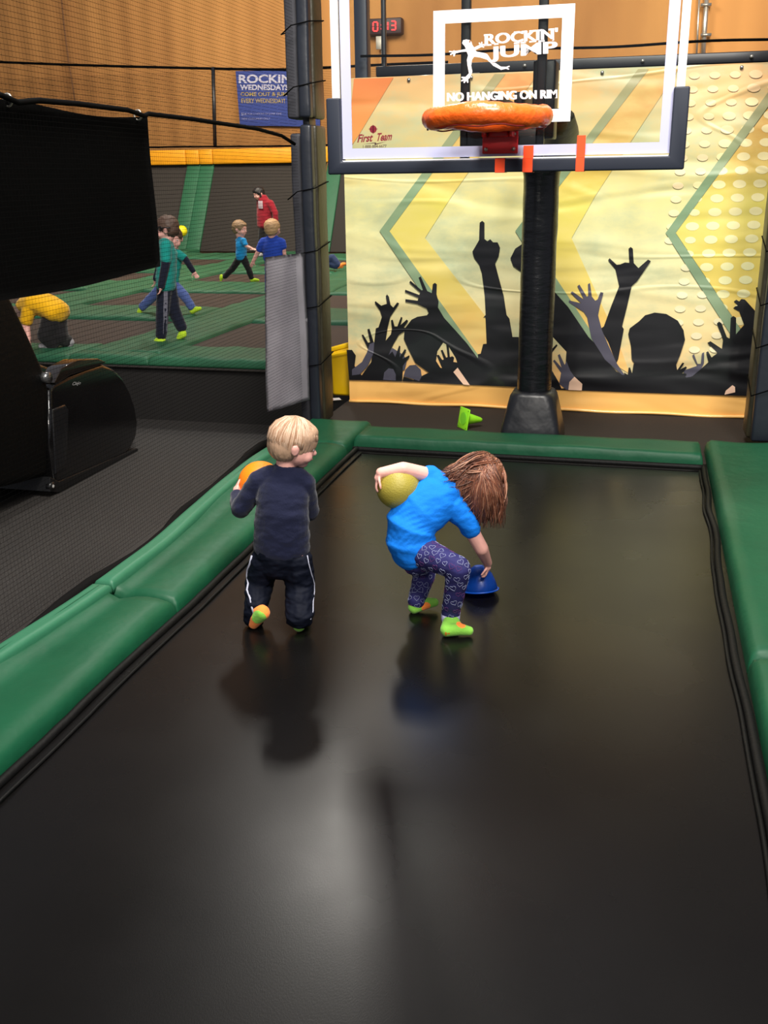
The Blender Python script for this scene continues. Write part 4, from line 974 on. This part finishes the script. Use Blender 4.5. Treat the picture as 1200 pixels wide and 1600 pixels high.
limb(bm, [hR, kR, aR], [.048, .037, .026]); limb(bm, [hL, kL, aL], [.048, .037, .026])
foot(bm, aR, heR, toR, .021); foot(bm, aL, heL, toL, .021)
gb = V(622, 761, 3.645)
hand(bm, wrL, Vector((-.35, -.05, -1)), Vector((1, .25, -.1)), .10, .5, 1, .05)
hand(bm, wrR, Vector((-.02, .15, -1)), Vector((-1, .1, 0)), .088, .7, -1, .08)
bake(bm, 'body', skin_m, g1, .004, 3)
face_bits(g1, hc, hr, hf, hu)
tee = mat('bright_blue_jersey', (10, 120, 228), .8, .25, bump=.0012, bscale=130)
bm = bmesh.new()
trunk(bm, [V(647, 860, 3.62), V(641, 842, 3.61), V(641, 820, 3.61), V(658, 797, 3.63), V(686, 777, 3.67), V(706, 764, 3.70)], [sidep, sidep * .7 + sideG * .3, sidep * .4 + sideG * .6, sideG, sideG, sideG], [.104, .106, .108, .108, .098, .050], [.092, .100, .092, .080, .068, .05])
limb(bm, [V(688, 760, 3.69), shL.lerp(elL, .02), shL.lerp(elL, .16)], [.055, .041, .038]); limb(bm, [V(706, 790, 3.69), shR, shR.lerp(elR, .36)], [.058, .044, .040])
bake(bm, 'shirt', tee, g1, HQ, 6, wr=.0035, wscale=.06)
bm = bmesh.new(); leg_m = mat('indigo_leggings', (40, 38, 92), .75, .3, var=.15, vscale=12)
trunk(bm, [V(655, 876, 3.62), V(648, 862, 3.62), V(643, 846, 3.62)], sidep, [.085, .098, .095], [.070, .086, .080])
limb(bm, [V(666, 866, 3.57), kR, aR + Vector((0, 0, .012))], [.062, .047, .037]); limb(bm, [V(645, 868, 3.68), kL, aL + Vector((0, 0, .0))], [.06, .046, .036])
lg = bake(bm, 'leggings', [leg_m, mat('heart_white', (150, 156, 190), .8), mat('heart_plum', (100, 50, 110), .8)], g1, HQ, 5, wr=.002, wscale=.05)
# printed heart outlines on the leggings
polys = random.sample(list(lg.data.polygons), 5000); got = []
bm = bmesh.new(); bm.from_mesh(lg.data)
tt = bvh(lg)
for p in polys:
    c = p.center
    if any((c - q).length < .026 for q in got): continue
    got.append(c.copy()); nn = p.normal.normalized(); s1, u1 = basis(nn); a = random.uniform(-.5, .5); u1, s1 = u1 * math.cos(a) + s1 * math.sin(a), s1 * math.cos(a) - u1 * math.sin(a)
    if u1.z < 0: u1 = -u1
    pts = []; k_ = random.uniform(.00066, .00088)
    for i in range(18):
        t = 2 * math.pi * i / 18; x = 16 * math.sin(t) ** 3; y = 13 * math.cos(t) - 5 * math.cos(2 * t) - 2 * math.cos(3 * t) - math.cos(4 * t)
        h = tt.find_nearest(c + s1 * x * k_ + u1 * y * k_)
        pts.append(h[0] + h[1] * .0004)
    tube(bm, pts, .0008, 4, mi=1 if random.random() < .72 else 2, closed=True)
    if len(got) > 330: break
bm.to_mesh(lg.data); bm.free(); lg.data.polygons.foreach_set('use_smooth', [True] * len(lg.data.polygons))
bm = bmesh.new(); cap(bm, az(704, 958, .05), az(703.5, 966, .05), .036, .036); limb(bm, [aR + Vector((0, 0, .004)), aR + Vector((0, 0, -.012))], [.038, .038])
bake(bm, 'trouser_cuff', mat('lilac_cuff', (190, 190, 225), .8), g1, .004, 2)
for (a_, he, to, nm) in [(aR, heR, toR, 0), (aL, heL, toL, 1)]:
    bm = bmesh.new(); foot(bm, a_, he, to, .0255); o = bake(bm, 'sock', [lime_sock, orange_print, mat('grip_print', (190, 120, 30), .7)], g1, .0038, 3)
    m_ = he.lerp(to, .62) + Vector((0, 0, .024))
    if nm: paint(o, he.lerp(to, .62) + Vector((0, -.024, .0)), .02, 1)
    else:
        paint(o, m_, .019, 1); paint(o, a_ + Vector((0, 0, .004)), .028, 1)
        for dx in (0, .012, .024):
            for dz in (0, .010): paint(o, he + Vector((.004 + dx, -.025, -.012 + dz)), .0055, 2)
# auburn hair
aub = mat('auburn_hair', (112, 70, 50), .42, .5, bump=.006, bscale=70, stretch=(1, 1, .2), var=.3, vscale=30)
f_, u_, s_ = orth(hf, hu); R_ = Matrix((s_, f_, u_)).transposed(); K = lambda a, b_, d: hc + s_ * (a * hr) + f_ * (b_ * hr) + u_ * (d * hr)
bm = bmesh.new()
ell(bm, K(0, -.12, .18), 1.02 * hr, 1.2 * hr, 1.06 * hr, R_)
X_ = Vector((1, 0, 0)); Yv = Vector((0, 1, 0))
loft(bm, [(V(750, 735, 3.77), X_ * .085, Yv * .07), (V(750, 765, 3.74), X_ * .086, Yv * .055), (V(751, 790, 3.74), X_ * .070, Yv * .045), (V(752, 808, 3.75), X_ * .04, Yv * .03)], 20)
loft(bm, [(V(735, 745, 3.74), Vector((0, 0, 1)) * .06, Yv * .04), (V(718, 762, 3.70), Vector((.02, 0, 1)) * .05, Yv * .035), (V(706, 770, 3.68), Vector((.02, 0, 1)) * .025, Yv * .02)], 16)
loft(bm, [(V(735, 735, 3.74), Vector((0, 0, 1)) * .04, Yv * .04), (V(715, 740, 3.70), Vector((.02, 0, 1)) * .03, Yv * .03), (V(700, 741, 3.69), Vector((.02, 0, 1)) * .012, Yv * .012)], 16)
hair = bake(bm, 'hair', aub, g1, .005, 8, wr=.002, wscale=.03)
bm = bmesh.new()
for i in range(260):
    t = random.uniform(0, 2 * math.pi); e0 = random.uniform(.15, 1.25)
    root = K(math.sin(t) * math.cos(e0) * 1.02, math.cos(t) * math.cos(e0) * 1.2 - .12, math.sin(e0) * 1.08 + .18)
    sc_ = random.random()
    if sc_ < .30: end = V(random.uniform(690, 716), random.uniform(734, 776), 3.66 + random.uniform(-.02, .03))
    elif sc_ < .45: end = V(random.uniform(700, 735), random.uniform(775, 806), 3.68 + random.uniform(-.02, .03))
    else: end = V(random.uniform(726, 786), random.uniform(795, 828), 3.73 + random.uniform(-.04, .08))
    out = (root - hc).normalized()
    mid = root.lerp(end, .42) + out * .038; mid.y -= .012
    pts = []
    ph = random.uniform(0, 6.3)
    for k in range(10):
        q = k / 9; p = root * (1 - q) ** 2 + mid * 2 * q * (1 - q) + end * q * q
        wv_ = .006 * q * math.sin(q * 9 + ph)
        pts.append(p + Vector((wv_, .4 * wv_, wv_ * .8)))
    if sc_ < .30: pts[-1] += Vector((-.004, 0, .014)); pts[-2] += Vector((0, 0, .004))
    tube(bm, pts, [.0026, .0028, .003, .003, .0028, .0026, .0022, .0018, .0012, .0005], 5, mi=random.choice((0, 0, 1, 1, 2)))
th_ = bvh(hair)
for i in range(620):
    px, py = 757 + random.gauss(0, 7), 716 + random.gauss(0, 6)
    sc_ = random.random()
    if sc_ < .34: ex, ey = random.uniform(690, 722), random.uniform(732, 785)
    elif sc_ < .55: ex, ey = random.uniform(712, 745), random.uniform(785, 815)
    else: ex, ey = random.uniform(738, 788), random.uniform(792, 826)
    if random.random() < .35: px, py = px + (ex - px) * .3, py + (ey - py) * .25
    cx_ = px + (ex - px) * .75; cy_ = py + (ey - py) * (.25 if ex < 735 else .4)
    if ex > 745: cx_ = ex + random.uniform(0, 10)
    pts = []; Yc = None; ph = random.uniform(0, 6.3); lift = random.uniform(.001, .007)
    for k in range(12):
        q = k / 11; x = px * (1 - q) ** 2 + cx_ * 2 * q * (1 - q) + ex * q * q + 2.2 * q * math.sin(q * 8 + ph); y = py * (1 - q) ** 2 + cy_ * 2 * q * (1 - q) + ey * q * q
        h = on_surface(th_, x, y, lift)
        if h is not None:
            Yc = h.y if Yc is None else Yc * .35 + h.y * .65
            pts.append(h.lerp(ay(x, y, Yc), .6))
        elif Yc is not None: pts.append(ay(x, y, Yc))
    if len(pts) < 5: continue
    n_ = len(pts); tube(bm, pts, [.0022 * (1 - .75 * (k / (n_ - 1)) ** 3) for k in range(n_)], 5, mi=random.choice((0, 0, 1, 1, 2)))
finish('hair_strands', bm, [mat('hair_auburn', (118, 70, 50), .42, .5), mat('hair_brown', (88, 54, 42), .45, .5), mat('hair_copper', (158, 112, 88), .4, .5)], hair)
bm = bmesh.new(); ell(bm, gb, .088, .088, .088, sub=4)
tag(finish('ball', bm, mat('olive_yellow_ball', (160, 146, 58), .45, .4, bump=.0016, bscale=170)), 'mustard yellow ball tucked under the arm of the girl', 'ball')
# blue cone under her hand
bc2 = Vector((-.590, 3.905, .02)); blu = mat('royal_blue_plastic', (6, 74, 178), .35, .5)
bm = bmesh.new(); n = 40; prof = [(.074, .0), (.076, .006), (.070, .03), (.056, .066), (.036, .092), (.018, .104), (.0, .106)]
R_ = Matrix.Rotation(-.18, 3, 'X') @ Matrix.Rotation(-.10, 3, 'Y')
rings = [[bm.verts.new(bc2 + R_ @ Vector((r_ * math.cos(2 * math.pi * i / n), r_ * math.sin(2 * math.pi * i / n), h_ + .004 * math.cos(2 * math.pi * i / n * 2) * (1 - h_ / .106)))) for i in range(n)] for r_, h_ in prof[:-1]]
for a, b_ in zip(rings, rings[1:]):
    for i in range(n): bm.faces.new((a[i], a[(i + 1) % n], b_[(i + 1) % n], b_[i]))
bm.faces.new(rings[-1]); bmesh.ops.solidify(bm, geom=bm.faces[:], thickness=.003)
bd2 = thing('plastic_cone', 'royal blue plastic dome cone being lifted by the girl', 'cone', tuple(bc2)); finish('dome', bm, blu, bd2)
bm = bmesh.new()
tube(bm, [bc2 + R_ @ Vector((.079 * math.cos(t), .079 * math.sin(t), .0)) for t in np.linspace(0, 2 * math.pi, 41)[:-1]], .004, 8, closed=True); finish('rim', bm, blu, bd2)

# --- children and adult in the far court
def kid(name, label, Y, head, torso, arms, legs, cols, feet, hairc, hr=None, facing=(0, -1, 0), side=(1, 0, 0), tw=None, longhair=False, sleeve=.4, under=None, vox=.016, face=True, hip=None):
    """all points are (x, y, dY) on the body; torso from pelvis to neck"""
    Q = lambda p: ay(p[0], p[1], Y + (p[2] if len(p) > 2 else 0))
    loc = Q(torso[0]); r = thing('person', label, 'person', (loc.x, Y, .085))
    hc = Q(head); side = Vector(side).normalized(); T = [Q(p) for p in torso]; up = (.0, 0, 1)
    bm = bmesh.new(); head_prims(bm, hc, hr, facing, up, T[-1], .5)
    W = tw; nT = len(T); wl = [W * (1 - .35 * (i == nT - 1)) for i in range(nT)]
    trunk(bm, T, side, [v * .8 for v in wl], [v * .5 for v in wl])
    for i, a in enumerate(arms):
        ps = [Q(p) for p in a]; limb(bm, ps, [W * .27, W * .23, W * .17][:len(ps)])
        if len(ps) > 2: hand(bm, ps[-1], (ps[-1] - ps[-2]), Vector(facing), hr * 1.15, .5, 1)
    for a in legs: ps = [Q(p) for p in a]; limb(bm, ps, [W * .42, W * .34, W * .25][:len(ps)])
    bake(bm, 'body', skin_m, r, vox * .6, 3)
    if face: face_bits(r, hc, hr, facing, up)
    shirt, pant, sock = cols
    bm = bmesh.new(); trunk(bm, T, side, [v * 1.0 for v in wl], [v * .66 for v in wl])
    for a in arms:
        ps = [Q(p) for p in a]
        if sleeve >= 1: limb(bm, ps, [W * .38, W * .34, W * .28][:len(ps)])
        else: limb(bm, [ps[0], ps[0].lerp(ps[1], sleeve * 2)], [W * .40, W * .36])
        limb(bm, [T[-2].lerp(T[-1], .5), ps[0]], [W * .42, W * .40])
    bake(bm, 'shirt', shirt, r, vox, 3, wr=.006, wscale=.09)
    if under:
        for a in arms:
            ps = [Q(p) for p in a]; bm = bmesh.new(); limb(bm, ps, [W * .33, W * .30, W * .25]); bake(bm, 'long_sleeve', under, r, vox * .8, 2)
    bm = bmesh.new(); H_ = Q(hip) if hip else T[0]; limb(bm, [H_ + side * W * .4, H_ - side * W * .4], [W * .54, W * .54])
    for a in legs: ps = [Q(p) for p in a]; limb(bm, ps, [W * .52, W * .44, W * .38][:len(ps)])
    pn = bake(bm, 'trousers', pant, r, vox, 3, wr=.006, wscale=.08)
    for a in feet:
        ps = [Q(p) for p in a]; bm = bmesh.new(); foot(bm, ps[0], ps[1], ps[2], W * .24); bake(bm, 'sock', sock, r, vox * .6, 2)
    f, u, s = orth(facing, up); R = Matrix((s, f, u)).transposed(); K = lambda a, b_, d: hc + s * (a * hr) + f * (b_ * hr) + u * (d * hr)
    bm = bmesh.new(); ell(bm, K(0, -.16, .25), 1.02 * hr, 1.12 * hr, 1.0 * hr, R); ell(bm, K(0, -.4, -.1), .9 * hr, .85 * hr, .8 * hr, R); ell(bm, K(0, .5, .6), .7 * hr, .5 * hr, .35 * hr, R)
    if longhair:
        loft(bm, [(K(0, -.4, .2), s * hr * .95, f * hr * .6), (K(.0, -.45, -.8), s * hr * .95, f * hr * .5), (K(0, -.2, -1.7), s * hr * .7, f * hr * .35)], 16)
        for q in (-1, 1): cap(bm, K(q * .85, .2, .2), K(q * .95, .3, -1.4), hr * .22, hr * .16)
    bake(bm, 'hair', hairc, r, vox * .7, 3, wr=.006, wscale=.03)
    return r, pn, Q
brown_h = mat('brown_hair', (84, 62, 50), .6); fair_h = mat('fair_brown_hair', (140, 112, 82), .6); blond_h = mat('sandy_hair', (196, 156, 112), .6); dark_h = mat('dark_hair', (28, 24, 26), .5)
teal = fabric('teal_jersey', (20, 140, 130)); navy2 = fabric('dark_navy_knit', (20, 24, 42)); royal = fabric('royal_blue_jersey', (38, 72, 178)); turq = fabric('turquoise_blue_jersey', (24, 134, 196))
jeans = fabric('denim', (82, 100, 158)); blackp = fabric('black_nylon', (26, 24, 26)); redh = fabric('red_fleece', (140, 24, 40)); yelj = fabric('golden_jersey', (236, 176, 12)); neon = fabric('neon_sock', (190, 225, 50)); greys = fabric('grey_sock', (150, 146, 150))
FY = 9.71
r, pn, Q = kid('person', 'boy with glasses in a teal T-shirt over dark sleeves, walking left on the green pads', FY, (260, 357), [(259, 446), (260, 418), (261, 395), (259, 378)],
    [[(259, 384, -.13), (259, 412, -.16), (252, 447, -.18)], [(257, 384, .13), (252, 412, .16), (244, 436, .16)]],
    [[(257, 446, -.05), (254, 488, -.06), (252, 524, -.05)], [(264, 446, .06), (272, 486, .08), (284, 512, .1)]],
    (teal, navy2, neon), [[(252, 526, -.05), (254, 532, -.05), (243, 534, -.06)], [(284, 516, .1), (287, 522, .1), (279, 529, .1)]], brown_h, hr=.108, facing=(-1, -.25, -.1), side=(.25, -1, 0), tw=.158, under=navy2)
T_ = bvh(pn); bm = bmesh.new(); g = []
for y in range(450, 528, 6):
    a = on_surface(T_, 259 + (y - 450) * -.02 - 3, y, .004); b_ = on_surface(T_, 259 + (y - 450) * -.02 + 3, y, .004)
    if a and b_: g.append((bm.verts.new(a), bm.verts.new(b_)))
for (a, b_), (c, d) in zip(g, g[1:]): bm.faces.new((a, b_, d, c))
finish('side_stripe', bm, mat('grey_stripe', (110, 108, 122), .7), pn)
bm = bmesh.new(); tube(bm, [ay(250, 357, FY - .12), ay(257, 356, FY - .135), ay(266, 356, FY - .12)], .006, 6); tube(bm, [ay(250 + 3.0 * math.cos(t), 357 + 3 * math.sin(t), FY - .11) for t in np.linspace(0, 6.28, 14)[:-1]], .004, 5, closed=True); finish('glasses', bm, black_steel, r)
kid('person', 'child in blue jeans running behind the boy in the teal T-shirt', 11.8, (271, 372), [(262, 446), (264, 425), (268, 405), (271, 392)],
    [[(278, 396, -.05), (290, 405, -.05), (302, 424, -.05)], [(260, 398, .1), (250, 412, .1), (246, 430, .1)]],
    [[(256, 446), (236, 466), (222, 480)], [(272, 446), (288, 462), (300, 480)]],
    (teal, jeans, neon), [[(220, 482), (218, 487), (217, 495, -.02)], [(300, 482), (300, 487), (313, 482)]], brown_h, hr=.115, facing=(.5, -.9, -.1), side=(1, .2, 0), tw=.14, under=navy2)
kid('person', 'small boy in a turquoise T-shirt and black trousers running to the right', 15.9, (375, 357), [(377, 402), (377, 390), (377, 380), (376, 372)],
    [[(381, 376, -.1), (384, 384, -.12), (393, 388, -.12)], [(372, 376, .1), (384, 386, .14), (390, 388, .14)]],
    [[(374, 403), (365, 418), (351, 432)], [(380, 403), (388, 419), (393, 434)]],
    (turq, blackp, neon), [[(348, 434), (346, 431), (345, 438)], [(393, 436), (393, 438.5), (404, 438)]], fair_h, hr=.112, facing=(1, -.1, -.1), side=(-.1, -1, 0), tw=.125)
kid('person', 'sandy-haired boy in a royal blue T-shirt, half hidden by the grey mesh flap', 14.4, (426, 357), [(427, 404), (427, 392), (426, 382), (425, 372)],
    [[(411, 378), (404, 392), (396, 408)], [(440, 378), (443, 388), (445, 400)]],
    [[(422, 406), (421, 432), (420, 455)], [(432, 406), (434, 430), (434, 455)]],
    (royal, royal, neon), [[(420, 457), (420, 460), (421, 456, .12)], [(434, 457), (434, 460), (435, 456, .12)]], blond_h, hr=.118, facing=(.15, 1, 0), side=(1, 0, 0), tw=.16, face=False)
r, pn, Q = kid('person', 'adult with long dark hair in a red hoodie standing by the slanted far wall', 21.2, (404, 302), [(414, 352), (413, 336), (415, 322), (410, 310)],
    [[(423, 318, -.1), (430, 333, -.12), (431, 347, -.12)], [(406, 316, .1), (406, 333, .12), (408, 346, .05)]],
    [[(412, 354), (409, 374), (410, 394)], [(418, 354), (420, 374), (421, 394)]],
    (redh, blackp, greys), [[(410, 395), (410, 398), (405, 399, -.1)], [(421, 395), (421, 398), (417, 399, -.1)]], dark_h, hr=.115, facing=(-.6, -.7, -.35), side=(1, -.4, 0), tw=.20, longhair=True, sleeve=1)
p = Q((407, 320, -.14)); bm = bmesh.new(); box(bm, p.x - .07, p.x + .07, p.y - .004, p.y + .004, p.z - .08, p.z + .08, .003, rot=Matrix.Rotation(-.5, 3, 'Z')); finish('chest_print', bm, mat('pale_print', (190, 170, 180), .7), r)
kid('person', 'child in a yellow T-shirt and black track pants crouching behind the massage chair', 9.15, (26, 500, .25), [(90, 488), (74, 478), (56, 472), (38, 476)],
    [[(45, 486, -.12), (40, 505, -.12), (44, 530, -.15)], [(42, 486, .15), (36, 508, .15), (36, 530, .15)]],
    [[(80, 498, -.05), (70, 524, -.12), (82, 538, -.05)], [(90, 498, .05), (94, 526, -.02), (104, 533, .08)]],
    (yelj, blackp, greys), [[(78, 540, -.05), (84, 541, -.05), (64, 541, -.1)], [(104, 532, .08), (110, 534, .08), (106, 544, .08)]], brown_h, hr=.11, facing=(-.6, 0, -.8), side=(.2, -1, 0), tw=.185, face=False, hip=(82, 506))
kid('person', 'person in dark jeans and orange socks sitting on far pads behind the padded post', 17.9, (500, 368), [(504, 412), (502, 400), (501, 390), (500, 380)],
    [[(506, 386), (508, 396), (508, 408)], [(494, 386), (490, 398), (490, 410)]],
    [[(506, 412), (519, 402), (529, 414)], [(500, 413), (514, 412), (526, 416)]],
    (navy2, fabric('dark_denim', (44, 58, 92)), orange_print), [[(531, 414), (532, 416), (539, 412)], [(527, 416), (528, 417), (535, 417)]], dark_h, hr=.115, facing=(1, -.3, 0), side=(.3, -1, 0), tw=.15, face=False)
